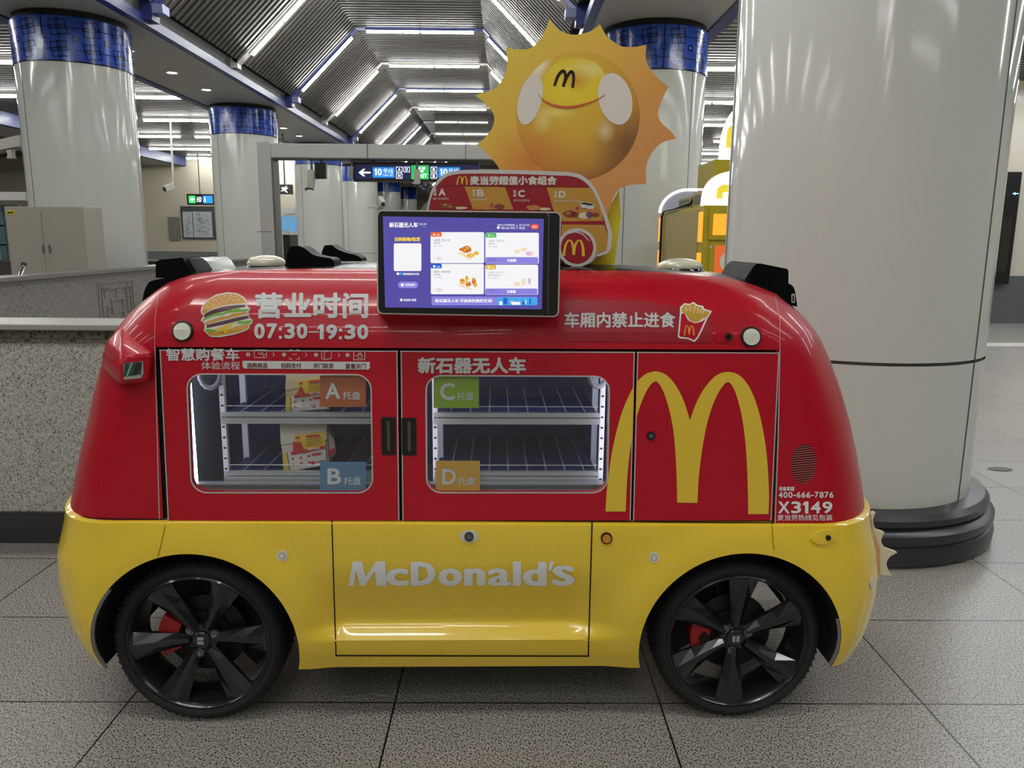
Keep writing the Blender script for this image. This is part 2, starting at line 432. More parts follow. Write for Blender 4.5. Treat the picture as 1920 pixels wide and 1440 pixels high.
# ------------------------------------------------------------------ vault ribs with their tubes
ORD = ['', 'first', 'second', 'third', 'fourth', 'fifth', 'sixth', 'seventh', 'eighth', 'ninth', 'tenth', 'eleventh', 'twelfth', 'thirteenth', 'fourteenth', 'fifteenth', 'sixteenth', 'seventeenth']
nb = nw = 0; ti = 7
for k, ry in enumerate(RIBS):
    blue = k % 2 == 0
    mm = BLUEP if blue else WRIB
    mb = MB()
    prof = [(-FX, FZ), (-TX, TZ), (TX, TZ), (FX, FZ)]
    for (xa, za), (xb, zb) in zip(prof, prof[1:]):
        a = Vector((HX+xa, ry, za)); b = Vector((HX+xb, ry, zb)); d = (b-a).normalized()
        mb.bar(a-d*.06, b+d*.06, .20, .15, Vector((-d.z, 0, d.x)))
    for s in (-1, 1):                             # foot block with a pale end cap
        xf = HX+s*(FX-.05)
        if blue: mb.box(min(xf, xf+s*.16), max(xf, xf+s*.16), ry-.12, ry+.12, FZ-.26, FZ-.02, 0)
        if blue: mb.box(xf-.14 if s > 0 else xf, xf if s > 0 else xf+.14, ry-.11, ry+.11, FZ-.17, FZ-.06, 1)
    if not blue:
        for s in (-1, 1): mb.box(min(HX+s*(FX-.02), HX+s*(FX+.1)), max(HX+s*(FX-.02), HX+s*(FX+.1)), ry-.10, ry+.10, FZ-.16, FZ, 0)
    struct('trim_%d' % ti, mb, [mm, BLUEC if blue else WRIB]); ti += 1
    if blue: nb += 1
    else: nw += 1
    if k == 0: continue
    word = ORD[nb-1] if blue else ORD[nw]
    for (xa, za), (xb, zb), wh in (((-FX, FZ), (-TX, TZ), 'left slope'), ((-TX, TZ), (TX, TZ), 'flat top'), ((TX, TZ), (FX, FZ), 'right slope')):
        if ry > 29.6 and wh != 'left slope': continue
        a = Vector((HX+xa, ry, za)); b = Vector((HX+xb, ry, zb)); d = (b-a).normalized(); nrm = Vector((d.z, 0, -d.x))
        L_ = (b-a).length; c_ = (a+b)/2
        t = thing('ceiling_light', 'white tube lamp on the %s of the %s %s vault rib from the camera' % (wh, word, 'blue' if blue else 'white'),
                  'ceiling light', c_, 'fluorescent tube lights on the vault ribs')
        h = MB(); p0 = a+d*.22+nrm*.085; p1 = b-d*.22+nrm*.085
        h.bar(p0, p1, .09, .05, nrm); h.build('lamp_housing', WRIB if not blue else BLUEP, t)
        for q0, q1 in ((p0+d*.02, p0+(p1-p0)*.49), (p0+(p1-p0)*.51, p1-d*.02)):
            MB().tube([q0+nrm*.045, q1+nrm*.045], .030, 8).build('lamp_tube', TUBEM, t, 60)

# strip lights of the side aisles
def strip(x0, x1, y_, label, grp, n=2):
    t = thing('strip_light', label, 'ceiling light', ((x0+x1)/2, y_, 4.62), grp)
    MB().box(x0, x1, y_-.05, y_+.05, 4.60, 4.66).build('lamp_housing', WRIB, t)
    for i in range(n):
        a = x0+(x1-x0)*i/n+.03; b = x0+(x1-x0)*(i+1)/n-.03
        MB().tube([(a, y_, 4.575), (b, y_, 4.575)], .032, 8).build('lamp_tube', TUBEM, t, 60)
for i, yy in enumerate((7.7, 11.1, 14.5, 17.9, 21.3, 24.7, 28.1, 31.3)):
    strip(-9.5, -7.0, yy, 'white strip light on the left aisle ceiling, %s row from camera, inner lamp' % ORD[i+1], 'strip lights over the left aisle')
    strip(-12.4, -9.9, yy, 'white strip light on the left aisle ceiling, %s row from camera, outer lamp' % ORD[i+1], 'strip lights over the left aisle')
for i, yy in enumerate((7.7, 11.1, 14.5, 17.9, 21.3, 24.7, 28.1, 31.5, 34.9)):
    strip(3.2, 5.8, yy, 'white strip light on the right aisle ceiling, %s row from camera, inner lamp' % ORD[i+1], 'strip lights over the right aisle')
    if i > 1: strip(6.3, 8.9, yy, 'white strip light on the right aisle ceiling, %s row from camera, outer lamp' % ORD[i+1], 'strip lights over the right aisle')

# ------------------------------------------------------------------ columns
def column(x, y, label, detail=1):
    t = thing('round_column', label, 'column', (x, y, 0), 'round columns in two rows')
    rad = .70; n = 64 if detail else 40
    MB().lathe([(rad, .2), (rad, 1.0)], n, (x, y, 0)).lathe([(rad, 1.016), (rad, 3.74)], n, (x, y, 0)).build('shaft', COLM, t, 40)
    j = MB().lathe([(rad-.008, .99), (rad-.008, 1.03)], n, (x, y, 0))
    for a in SEAMS:
        ca, sa = math.cos(a), math.sin(a)
        j.tube([(x+(rad-.002)*ca, y+(rad-.002)*sa, .25), (x+(rad-.002)*ca, y+(rad-.002)*sa, 3.74)], .0055, 5)
    j.build('panel_joint', COLJ, t)
    # blue tiled band with a lattice of interlocking squares
    b = MB().lathe([(rad+.004, 3.745), (rad+.012, 3.75), (rad+.012, 4.27), (rad, 4.28)], n, (x, y, 0))
    rr = rad+.0145
    def cyl(u, v): return (x+rr*math.cos(u/rad), y+rr*math.sin(u/rad), 3.75+v)
    if detail:
        circ = 2*math.pi*rad; nc = 12; cw = circ/nc
        for i in range(nc):
            u0 = -math.pi*rad+i*cw
            for r_ in range(2):
                v0 = .26*r_; cx, cy = u0+cw/2, v0+.13; s_ = .070
                segs = []
                for dx, dy in ((-.045, .028), (.045, -.028), (.028, .040), (-.028, -.040)):
                    segs += stroke([(cx+dx-s_*.75, cy+dy-s_*.75), (cx+dx+s_*.75, cy+dy-s_*.75), (cx+dx+s_*.75, cy+dy+s_*.75), (cx+dx-s_*.75, cy+dy+s_*.75)], .010, True)
                segs += stroke([(u0, cy), (cx-.09, cy)], .009)+stroke([(cx+.09, cy), (u0+cw, cy)], .009)
                segs += stroke([(cx, v0), (cx, cy-.09)], .009)+stroke([(cx, cy+.09), (cx, v0+.26)], .009)
                for q in segs: b.poly(q, (), cyl, 1)
            segs = stroke([(u0, .26), (u0+cw, .26)], .010)
            segs += stroke([(u0-.03, .23), (u0+.03, .23), (u0+.03, .29), (u0-.03, .29)], .010, True)
            if i % 3 == 0: segs += stroke([(u0, 0), (u0, .52)], .016)
            for q in segs: b.poly(q, (), cyl, 1)
    b.build('blue_band', [BLUEB, BLUEL], t, 40)
    MB().lathe([(rad-.02, 4.27), (rad-.02, 4.356)], n, (x, y, 0)).build('recess_shade', BLK, t, 40)  # black neck stands in for the shade in the soffit's round hole
    MB().lathe([(rad+.004, 3.735), (rad+.016, 3.74), (rad+.016, 3.752), (rad+.004, 3.757)], n, (x, y, 0)).build('band_edge', BLUEL, t, 40)
    MB().lathe([(.81, 0), (.83, .01), (.835, .075), (.825, .10), (.815, .105), (.83, .13), (.83, .165), (.805, .185), (.785, .19), (.80, .205), (.80, .235), (.775, .262), (.70, .268)], n, (x, y, 0)).build('base', DGREY, t, 35)
    return t
SEAMS = [R(a) for a in (-53, 0, 60, 120, 174)]
column(1.96, 4.45, 'huge white round column standing right beside the red and yellow vehicle')
SEAMS = [R(a) for a in (-54, 0, 60, 120, 180, -127)]
column(1.98, 11.15, 'white round column with blue patterned band, just behind the sun-shaped board')
rows = ['first', 'second', 'third', 'fourth', 'fifth', 'sixth']
lab = ['large white round column with blue band behind the beige metal cabinet',
       'white round column with blue band beside the post of the white gantry',
       'white round column seen under the gantry beam, behind the hanging black box',
       'white round column seen just left of the touch screen, under the line 10 sign',
       'far white round column, fifth of the left row, above the screen',
       'farthest visible white round column of the left row, by the menu board']
SEAMS = [R(a) for a in (-122, 12, 58, 104, 150, 194)]
for i in range(6): column(-5.75, 11.0+6.8*i, lab[i], i < 2)
for i in range(1, 3): column(2.0, 11.15+6.8*i, 'white round column of the right row, %s behind the sun board' % ORD[i+1], 0)

# downlights in the left soffit
n_ = 0
for base_y in (11.0, 17.8, 24.6):
    for q in (1.55, 3.15, 4.7):
        n_ += 1
        t = thing('downlight', 'small round recessed downlight in the left soffit, %s one from the camera' % ORD[n_], 'downlight', (-5.75, base_y+q, 4.355), 'recessed downlights')
        MB().lathe([(.085, 0), (.115, 0), (.115, -.012), (.085, -.006)], 24, (-5.75, base_y+q, 4.36)).build('trim_ring', WRIB, t)
        MB().lathe([(.0005, -.004), (.086, -.004)], 24, (-5.75, base_y+q, 4.36)).build('lamp_disc', DOWN, t)
for n_, yy in enumerate((6.2, 7.8, 9.3)):
    t = thing('downlight', 'small round recessed downlight in the right soffit, %s one from the camera' % ORD[n_+1], 'downlight', (1.9, yy, 4.355), 'recessed downlights')
    MB().lathe([(.085, 0), (.115, 0), (.115, -.012), (.085, -.006)], 24, (1.9, yy, 4.36)).build('trim_ring', WRIB, t)
    MB().lathe([(.0005, -.004), (.086, -.004)], 24, (1.9, yy, 4.36)).build('lamp_disc', DOWN, t)

# ------------------------------------------------------------------ granite balustrades of the stair opening
t = thing('granite_balustrade', 'near speckled granite wall with pale ledge and black plinth, behind the vehicle', 'balustrade', (-3, 4.0, 0))
MB().box(-6.5, .9, 3.93, 4.13, .17, 1.07).build('wall_panel', WALLG, t)
MB().box(-6.5, .9, 3.91, 4.15, 0, .17).build('plinth', DGREY, t)
MB().box(-6.5, .9, 3.915, 4.14, 1.07, 1.085).box(-6.5, .9, 3.925, 4.135, 1.085, 1.135).build('moulding', granite('moulding_granite', (120, 118, 110), (70, 68, 64), (100, 98, 92), 60), t)
MB().rbox(-6.5, .9, 3.87, 4.2, 1.135, 1.165, .006).build('ledge', mat('ledge_stone', (158, 157, 148), .4), t)
t = thing('granite_balustrade', 'far pale granite wall with carved lattice running back behind the near wall', 'balustrade', (-4.5, 9, 0))
MB().box(-4.72, -4.5, 4.3, 15.5, 0, 1.17).build('wall_panel', WALLP, t)
MB().box(-4.74, -4.485, 4.3, 15.5, 1.155, 1.17).box(-4.76, -4.46, 4.3, 15.5, 1.19, 1.225).box(-4.73, -4.49, 4.3, 15.5, 1.17, 1.19).build('ledge', mat('ledge_grey', (128, 124, 120), .35, noise=(40, .8)), t)
# carved lattice relief on its face
mb = MB()
YA, YB, ZA, ZB = at_x(186, 560, -4.5).y, at_x(250, 560, -4.5).y, .42, 1.08
nq = 0
def rel(u, v): return (YA+(YB-YA)*u, ZA+(ZB-ZA)*v)
for ln, cl in (([(0, 0), (0, 1), (1, 1), (1, 0)], 0), ([(.08, 0), (.08, .92), (.16, .92), (.16, .74), (.08, .74)], 0), ([(.92, 0), (.92, .92), (.84, .92), (.84, .74), (.92, .74)], 0),
               ([(.2, .9), (.8, .9)], 0), ([(.5, .9), (.5, .7)], 0), ([(.34, .7), (.66, .7), (.66, .48), (.34, .48)], 1), ([(.34, .6), (.2, .6), (.2, .3), (.66, .3), (.66, .48)], 0), ([(.8, .9), (.8, .4), (.66, .4)], 0), ([(.2, .3), (.2, 0)], 0), ([(.8, .4), (.8, 0)], 0), ([(.36, .3), (.36, .1), (.64, .1), (.64, .3)], 0)):
    for q in stroke([rel(*p) for p in ln], .022, bool(cl)):
        nq += 1; cu_, cv_ = sum(a for a, b in q)/4, sum(b for a, b in q)/4; kq = 1-.012*(nq % 7); q = [(cu_+(a-cu_)*kq, cv_+(b-cv_)*kq) for a, b in q]; xq = -4.490+.00025*(nq % 30)
        mb.prism(q, lambda a, b: (-4.5, a, b), lambda a, b: (xq, a, b))
mb.build('carved_lattice', WALLP, t)
# chrome handrail end on the wall top
p = [at_x(a, b, -4.6) for a, b in ((30, 530), (36, 522), (41, 510), (44, 498))]
t = thing('handrail_end', 'short curved chrome rail with black tip on the wall in front of the cabinet', 'handrail', p[0])
MB().tube(p, .022, 10).build('rail', mat('chrome', (200, 200, 200), .12, metal=1), t, 60)
MB().tube([p[-1], p[-1]+(p[-1]-p[-2])*.35], .026, 10).build('black_cap', BLK, t, 60)
# farther dark balustrade
t = thing('granite_balustrade', 'distant dark granite wall with white ledge below the poster', 'balustrade', (-9, 19.5, 0))
MB().box(-13, -6.6, 19.5, 19.8, 0, 1.0).build('wall_panel', DGREY, t)
MB().box(-13, -6.6, 19.45, 19.85, 1.0, 1.03).build('ledge', mat('ledge_stone', (158, 157, 148), .4), t)
MB().box(-13, -6.6, 19.55, 19.75, 1.03, 1.24).build('upper_panel', mat('mid_granite', (98, 98, 98), .4), t)
# ================================================================== BACKGROUND THINGS
def yfn(Y): return lambda px, py: at_y(px, py, Y)
def pbox(mb, x0, y0, x1, y1, Y, depth, mi=0):
    """upright box whose front covers the given pixels at distance Y"""
    a = at_y(x0, y1, Y); b = at_y(x1, y0, Y)
    return mb.box(a.x, b.x, Y, Y+depth, a.z, b.z, mi)
# beige cabinet
CY = 9.0
a = at_y(8, 388, CY); b = at_y(155, 388, CY); zt = b.z
t = thing('metal_cabinet', 'beige two-door metal cabinet with yellow sticker behind the pale wall', 'cabinet', ((a.x+b.x)/2, CY+.22, 0))
MB().rbox(a.x, b.x, CY, CY+.42, .04, zt, .006).box(a.x+.02, b.x-.02, CY+.02, CY+.40, 0, .05).build('carcass', BEIGE, t)
xm = at_y(80, 420, CY).x
for i, (x0, x1) in enumerate(((a.x+.025, xm-.002), (xm+.002, b.x-.01))):
    d = MB().rbox(x0, x1, CY-.018, CY+.002, .09, zt-.045, .004).build('door', BEIGE, t)
    hp = at_y(81.5 if i == 0 else 93.5, 467, CY-.02)
    MB().prism(ell(hp.x, hp.z, .014, .055, 16), lambda u, v: (u, CY-.026, v), lambda u, v: (u, CY-.017, v)).build('handle', mat('handle_grey', (96, 96, 94), .4), d)
    if i: MB().prism(ell(hp.x+.002, hp.z-.10, .011, .011, 14), lambda u, v: (u, CY-.03, v), lambda u, v: (u, CY-.017, v)).build('lock', SILV, d)
s = pbox(MB(), 12, 395, 27, 402, CY-.022, .003).build('sticker', mat('sticker_yellow', (214, 196, 30), .5), t)
mb = MB()
for i in range(5): pbox(mb, 13.5+i*2.4, 397, 15.2+i*2.4, 400, CY-.0235, .001)
mb.build('lettering', BLK, s)

# gantry over the hall
GY = 13.2
def gx(px, py=300): return at_y(px, py, GY).x
zb, zt = at_y(700, 297, GY).z, at_y(700, 270, GY).z
t = thing('gantry', 'white portal gantry with long beam spanning the hall behind the vehicle', 'gantry', (gx(700), GY, 0))
MB().rbox(gx(508), 1.15, GY, GY+.35, zb, zt, .01).build('beam', GANT, t)
MB().rbox(gx(483), gx(508), GY-.02, GY+.3, 0, zt+.02, .01).build('post', GANT, t)
MB().box(gx(508), gx(511), GY+.01, GY+.33, 0, zb).build('post_edge', mat('post_grey', (92, 92, 92), .5), t)
MB().box(.95, 1.2, GY, GY+.3, 0, zb).build('post', GANT, t)
mb = MB()
for px in (689, 873): pbox(mb, px-.6, 270, px+.6, 297.5, GY-.003, .004)
pbox(mb, 483, 434, 508, 435, GY-.024, .004)
mb.box(gx(508), 1.1, GY-.003, GY+.36, zb-.012, zb-.001)
mb.build('panel_joint', mat('joint_grey', (84, 84, 84), .6), t)
def hung(px0, py0, px1, py1, label, mm, tilt=.0, head=None, Y=GY+.02):
    c = at_y((px0+px1)/2, py0, Y)
    t = thing('scanner_unit', label, 'scanner', (c.x, Y, c.z))
    fn = lambda u, v: at_y(u+tilt*(v-py0), v, Y)
    fb = lambda u, v: fn(u, v)+Vector((0, .10, 0))
    MB().prism([(px0, py0), (px1, py0), (px1, py1), (px0, py1)], fn, fb).build('body', mm, t)
    MB().tube([(c.x, Y+.05, c.z-.01), (c.x, Y+.05, zb-.005)], .02, 8).build('bracket', mat('post_grey', (92, 92, 92), .5), t)
    if head: MB().prism([(px0+tilt*(py1-py0)-1, py1-1), (px1+tilt*(py1-py0)+1, py1-1), (px1+tilt*(py1-py0)+1.5, py1+4), (px1+tilt*(py1-py0)-2, py1+2), (px0+tilt*(py1-py0)+2, py1+2), (px0+tilt*(py1-py0)-1, py1+4)], fn, fb).build('lens_head', BLK, t)
hung(577, 318, 589, 353, 'white box scanner hanging under the gantry, left of the black box', mat('scanner_white', (176, 174, 164), .4), -.06, 1)
hung(590, 305, 611, 335, 'black square box hanging under the gantry beside the white scanner', BLK, 0, 0, GY+.12)
hung(655, 312, 662, 334, 'small grey scanner hanging at the left end of the direction sign', mat('scanner_grey', (130, 130, 126), .4), -.06)
hung(776, 318, 787, 346, 'white box scanner hanging in front of the green exit panel', mat('scanner_white', (176, 174, 164), .4), 0, 1)

# direction sign
SY = 13.38
t = thing('direction_sign', 'long black lit direction sign with arrow, blue line panels and green exit panel', 'sign', at_y(780, 340, SY))
pbox(MB(), 663, 305, 898, 340, SY, .14).build('sign_box', BLK, t)
for px in (700, 858):
    q = at_y(px, 306, SY+.07); MB().tube([q, Vector((q.x, q.y, zb-.013))], .02, 8).build('hanger_rod', mat('post_grey', (92, 92, 92), .5), t)
F = yfn(SY-.004); F2 = yfn(SY-.008)
SN = mat('sign_navy', (22, 30, 84), .4, emit=.35); SB = mat('sign_blue', (38, 140, 230), .4, emit=.7); SG = mat('sign_green', (40, 190, 90), .4, emit=.8); SW = mat('sign_white', (235, 240, 245), .4, emit=.9)
MB().poly([(666, 309), (896, 309), (896, 335), (666, 335)], (), F).build('sign_face', SN, t)
for q in (699, 821.5): MB().poly(rrect(q, 313.5, q+41, 333, 2), (), F2).build('line_panel', SB, t)
MB().poly(rrect(771, 310, 804, 336, 1), (), F2).build('exit_panel', SG, t)
F3 = yfn(SY-.012)
mb = MB().poly([(672, 323.5), (681, 316.5), (685, 316.5), (680.5, 321.8), (695, 321.8), (695, 325.2), (680.5, 325.2), (685, 330.5), (681, 330.5)], (), F3)
put_digits(mb, '10', (702, 316, 716, 329), F3, .4); put_text(mb, '号线', (718, 316, 737, 325), F3); put_text(mb, 'Line 10', (718.5, 326, 736, 330), F3)
put_digits(mb, '10', (825, 316, 839, 329), F3, .4); put_text(mb, '号线', (841, 316, 860, 325), F3)
put_text(mb, 'EXIT', (782, 326, 801, 334), F3, .3)
for ch, x, y in (('A', 743, 313), ('D', 757, 313), ('H', 743, 325), ('B', 808, 313), ('E', 808, 325)):
    for q in stroke(rrect(x, y, x+11, y+9.5, 1.5, 3), .9, True): mb.poly(q, (), F3)
    put_text(mb, ch, (x+3, y+1.6, x+8, y+8), F3, .4)
for q in ((783, 313, 789, 318), (791, 313, 797, 318), (786, 319, 794, 323)): mb.poly(rrect(*q, .8), (), F3)
mb.build('lettering', SW, t)

# poster, sign, panel on the cream wall
WY = 31.9
t = thing('wall_poster', 'large white information poster in a dark frame on the far cream wall', 'poster', at_y(371, 448, WY))
pbox(MB(), 342, 387, 402, 448, WY, .06).build('frame', mat('frame_grey', (70, 72, 76), .4), t)
pbox(pbox(MB(), 345, 397, 361, 445, WY-.02, .03), 363, 397, 396, 445, WY-.02, .03).build('poster_sheet', mat('poster_white', (190, 196, 202), .3), t)
mb = MB(); random.seed(3)
for i in range(26):
    x = random.uniform(347, 356); y = random.uniform(400, 440); pbox(mb, x, y, x+random.uniform(1, 4), y+.8, WY-.03, .005)
for i in range(60):
    x = random.uniform(365, 390); y = random.uniform(399, 441); pbox(mb, x, y, x+random.uniform(1, 6), y+.7, WY-.03, .005)
mb.build('map_lines', mat('poster_ink', (110, 118, 128), .5), t)
t = thing('exit_sign', 'small black hanging sign with green and blue panels above the poster', 'sign', at_y(372, 383, WY-3))
QY = 29.0
pbox(MB(), 351, 364, 400, 384, QY, .15).build('sign_box', BLK, t)
c = at_y(375, 366, QY+.07); MB().tube([c, Vector((c.x, c.y, 4.66))], .02, 8).build('hanger_rod', mat('post_grey', (92, 92, 92), .5), t)
pbox(MB(), 354, 367, 366, 381, QY-.01, .02).build('exit_panel', SG, t)
pbox(MB(), 381, 367, 398, 381, QY-.01, .02).build('line_panel', SB, t)
mb = MB(); f = yfn(QY-.02)
for ch, x in (('H', 369), ('D', 374), ('A', 382)): put_text(mb, ch, (x, 369, x+4, 379), f, .3)
mb.poly([(356, 374), (361, 369), (361, 372.5), (365, 372.5), (365, 375.5), (361, 375.5), (361, 379)], (), f)
mb.build('lettering', SW, t)
t = pbox(MB(), 317, 407, 335, 451, WY, .05).build('wall_hatch', mat('hatch_grey', (122, 120, 112), .5))
tag(t, 'narrow grey hatch in the far cream wall left of the poster', 'wall hatch', kind='thing')
# CCTV camera on a long drop pole
KY = 22.0
pt = at_y(320, 235, KY)
t = thing('cctv_camera', 'white security camera on a thin drop pole from the left aisle ceiling', 'security camera', (pt.x, KY, 4.66))
c = at_y(325, 343, KY)
MB().tube([(pt.x, KY, 4.655), c], .03, 8).build('pole', mat('pole_white', (190, 188, 180), .4), t, 60)
MB().tube([c, at_y(324, 350, KY), at_y(318, 352, KY)], .045, 8).build('bracket', mat('pole_white', (190, 188, 180), .4), t, 60)
h0, h1 = at_y(325, 348, KY), at_y(309, 354, KY-.15)
MB().bar(h0, h1, .17, .15).build('camera_body', mat('pole_white', (190, 188, 180), .4), t)
d = (h1-h0).normalized(); MB().tube([h1, h1+d*.03], .065, 12).build('lens', BLK, t)
# camera on the fourth column
c = at_y(715, 376, 24)
t = thing('cctv_camera', 'small white security camera on a column just above the touch screen', 'security camera', c)
MB().bar(at_y(712, 371, 24), at_y(718, 382, 23.8), .14, .13).build('camera_body', mat('pole_white', (190, 188, 180), .4), t)
MB().tube([at_y(718, 382, 23.8), at_y(719, 384, 23.75)], .05, 10).build('lens', BLK, t)
MB().tube([at_y(690, 388, 24.2), at_y(708, 389, 24), at_y(713, 380, 24)], .03, 8).build('bracket', mat('pole_white', (190, 188, 180), .4), t)
# screening equipment at the far left edge
EY = 12.0
t = thing('screening_arm', 'white boxy arm of equipment at the far left edge above the cabinet', 'equipment', at_y(20, 300, EY))
f = yfn(EY); fb = lambda u, v: at_y(u, v, EY)+Vector((0, .4, 0))
MB().prism([(-30, 268), (35, 253), (37, 274), (-30, 286)], f, fb).build('arm', mat('equip_white', (160, 157, 150), .4), t)
MB().prism([(-30, 287), (39, 275), (40, 297), (-30, 297)], lambda u, v: at_y(u, v, EY+.3), lambda u, v: at_y(u, v, EY+.5)).build('dark_box', mat('equip_dark', (50, 50, 52), .5), t)
MB().prism([(11, 282), (21, 280), (21, 290), (24, 296), (12, 297), (14, 290)], f, lambda u, v: at_y(u, v, EY)+Vector((0, .1, 0))).build('joint', mat('equip_white', (160, 157, 150), .4), t)
t = thing('shop_window', 'greenish glazed shop front with white canopy at the far left edge', 'shop window', at_y(20, 480, 14))
pbox(MB(), -40, 385, 36, 486, 14, .05).build('glass_pane', mat('glass_green', (150, 172, 168), .1), t)
mb = MB()
for x in (2, 18, 30): pbox(mb, x, 385, x+2, 486, 13.97, .06)
for y in (422, 458): pbox(mb, -40, y, 36, y+2, 13.97, .06)
mb.build('mullion', mat('mullion_grey', (72, 92, 98), .5), t)
mb = MB()
for i in range(4): pbox(mb, -40, 360+i*4, 47, 363+i*4, 13.9-.05*i, .2)
mb.build('canopy', mat('canopy_white', (190, 188, 184), .4), t)
t = pbox(MB(), -40, 490, 18, 545, 13.0, .3).build('dark_bench', mat('bench_dark', (58, 54, 52), .6))
tag(t, 'dark low bench left of the beige cabinet at the frame edge', 'bench', kind='thing')
# things seen through the gantry
t = thing('running_man_sign', 'small black hanging sign with white running figure seen through the gantry', 'sign', at_y(534, 364, 22))
pbox(MB(), 522, 346, 547, 364, 22, .12).build('sign_box', BLK, t)
c = at_y(534, 348, 22.06); MB().tube([c, Vector((c.x, c.y, 4.66))], .02, 8).build('hanger_rod', mat('post_grey', (92, 92, 92), .5), t)
f = yfn(21.98)
MB().poly([(527, 352), (532, 350.5), (535, 352), (540, 352.5), (540, 354), (535, 355), (537, 357), (540, 361), (538, 361.5), (533, 357.5), (528, 359), (526, 358), (531, 355.5), (528, 354)], (), f).poly(ell(536.5, 350, 1.6, 1.6, 10), (), f).build('figure', SW, t)
t = thing('advert_board', 'blue lit advertising board seen between the gantry post and the third column', 'advertising board', at_y(540, 436, 26))
pbox(MB(), 526, 404, 556, 436, 26, .1).build('board', mat('advert_blue', (92, 150, 196), .4, emit=.5), t)
pbox(MB(), 526, 404, 556, 406, 25.97, .03).build('edge', WRIB, t)
for px in (530, 552):
    c = at_y(px, 434, 26.05); MB().tube([c, Vector((c.x, c.y, 0))], .04, 8).build('leg', WRIB, t)
t = thing('ticket_gate', 'dark ticket gate with white top seen beside the gantry post', 'ticket gate', at_y(540, 500, 15.5))
a = at_y(530, 440, 15.5); b = at_y(543, 440, 15.5)
MB().box(a.x, b.x, 15.5, 16.1, 0, a.z).build('body', mat('gate_dark', (30, 32, 36), .4), t)
MB().prism([(526, 434), (530, 431), (535, 434), (540, 431), (546, 435), (551, 433), (552, 438), (527, 439)], yfn(15.4), yfn(15.7)).build('top', WRIB, t)
t = pbox(MB(), 534, 390, 552, 401, 31.9, .05).build('small_sign', mat('sign_grey', (150, 160, 162), .4, emit=.3))
tag(t, 'tiny pale sign with arrow on the far wall, above the blue board', 'sign', kind='thing')

# black screen on the right wall
SYR = 15.5
t = thing('info_screen', 'tall black information screen on the right wall beside the huge column', 'screen', at_y(1905, 520, SYR))
a = at_y(1880, 533, SYR); b = at_y(1918, 322, SYR)
MB().rbox(a.x-.2, b.x, SYR, SYR+.15, a.z, b.z, .02).build('casing', BLK, t)
MB().box(a.x-.15, b.x-.09, SYR-.004, SYR+.01, a.z+.25, b.z-.85).build('display', BLKG, t)
f = yfn(SYR-.01)
MB().poly([(1898, 363), (1904, 360), (1904, 362), (1910, 362), (1910, 364), (1904, 364), (1904, 366)], (), f).build('arrow', mat('sign_cyan', (150, 220, 240), .4, emit=1), t)

# yellow food lockers at the right, behind the huge column
KYL = mat('locker_yellow', (176, 158, 22), .35); KSD = mat('locker_side', (160, 140, 70), .4); ORG = mat('lit_orange', (255, 160, 40), .4, emit=.9); ORD_ = mat('orange_print', (240, 110, 50), .4, emit=.35)
SGW = mat('lit_sign_white', (255, 255, 250), .4, emit=1.6); SGY = mat('sign_m_yellow', (238, 214, 60), .4, emit=.5)
KF = 6.6
a = at_y(1322, 385, KF); xl = a.x; ztop = a.z
t = thing('food_locker', 'yellow food pick-up locker with lit orange windows behind the huge column', 'locker', (xl+.6, KF+.9, 0))
MB().box(xl, xl+1.5, KF, KF+1.9, 0, ztop).build('carcass', [KYL], t)
MB().box(xl-.008, xl, KF+.18, KF+1.82, .1, ztop-.03).build('side_panel', KSD, t)
mb = MB(); mb.box(xl-.01, xl+1.5, KF-.006, KF, .05, ztop)
mb.build('front_frame', KYL, t)
for (y0, y1) in ((390, 450), (455, 530)):
    z1, z0 = at_y(1345, y0, KF).z, at_y(1345, y1, KF).z; x0 = at_y(1330, y0, KF).x
    d = MB().rbox(x0, x0+.46, KF-.022, KF-.004, z0, z1, .004).build('locker_door', KYL, t)
    if y0 == 390:
        q = [at_y(1338, 401, KF-.024), at_y(1338, 441, KF-.024)]
        MB().rbox(q[0].x, q[0].x+.34, KF-.030, KF-.021, q[1].z, q[0].z, .003).build('lit_window', ORG, d)
        mb = MB(); random.seed(5)
        for i in range(16):
            u = q[0].x+.10+random.random()*.2; v = q[1].z+.05+random.random()*.07; mb.rbox(u, u+.02, KF-.034, KF-.03, v, v+.018, .003)
        mb.build('food_picture', ORD_, d)
    else:
        c = at_y(1362, 480, KF-.024)
        MB().box(c.x-.10, c.x+.3, KF-.026, KF-.021, c.z-.2, c.z+.085).build('poster', ORD_, d)
        MB().prism(ell(c.x+.03, c.z-.045, .085, .085, 28), lambda u, v: (u, KF-.030, v), lambda u, v: (u, KF-.025, v)).build('round_print', mat('print_cream', (226, 222, 204), .5), d)
        k_ = at_y(1333, 463, KF-.03); MB().prism(ell(k_.x, k_.z, .012, .012, 14), lambda u, v: (u, KF-.032, v), lambda u, v: (u, KF-.02, v)).build('lock', SILV, d)
for z1, z0 in ((ztop-.05, ztop-.30), (ztop-.39, ztop-.75)):
    MB().rbox(xl-.014, xl-.004, KF+.01, KF+.15, z0, z1, .003).build('lit_strip', ORG, t)
    MB().rbox(xl-.014, xl-.004, KF+1.8, KF+1.9, z0, z1, .003).build('lit_strip', ORG, t)
mb = MB(); mb.box(xl+.05, xl+.35, KF+.3, KF+.65, ztop, ztop+.14); mb.box(xl+.05, xl+.35, KF+.75, KF+1.25, ztop, ztop+.11)
mb.build('vent_box', KSD, t)
for q in ((KF+.33, KF+.6, ztop+.03, ztop+.11), (KF+.8, KF+1.2, ztop+.02, ztop+.09)): MB().box(xl+.045, xl+.05, *q).build('vent_grille', mat('vent_olive', (92, 88, 58), .6), t)
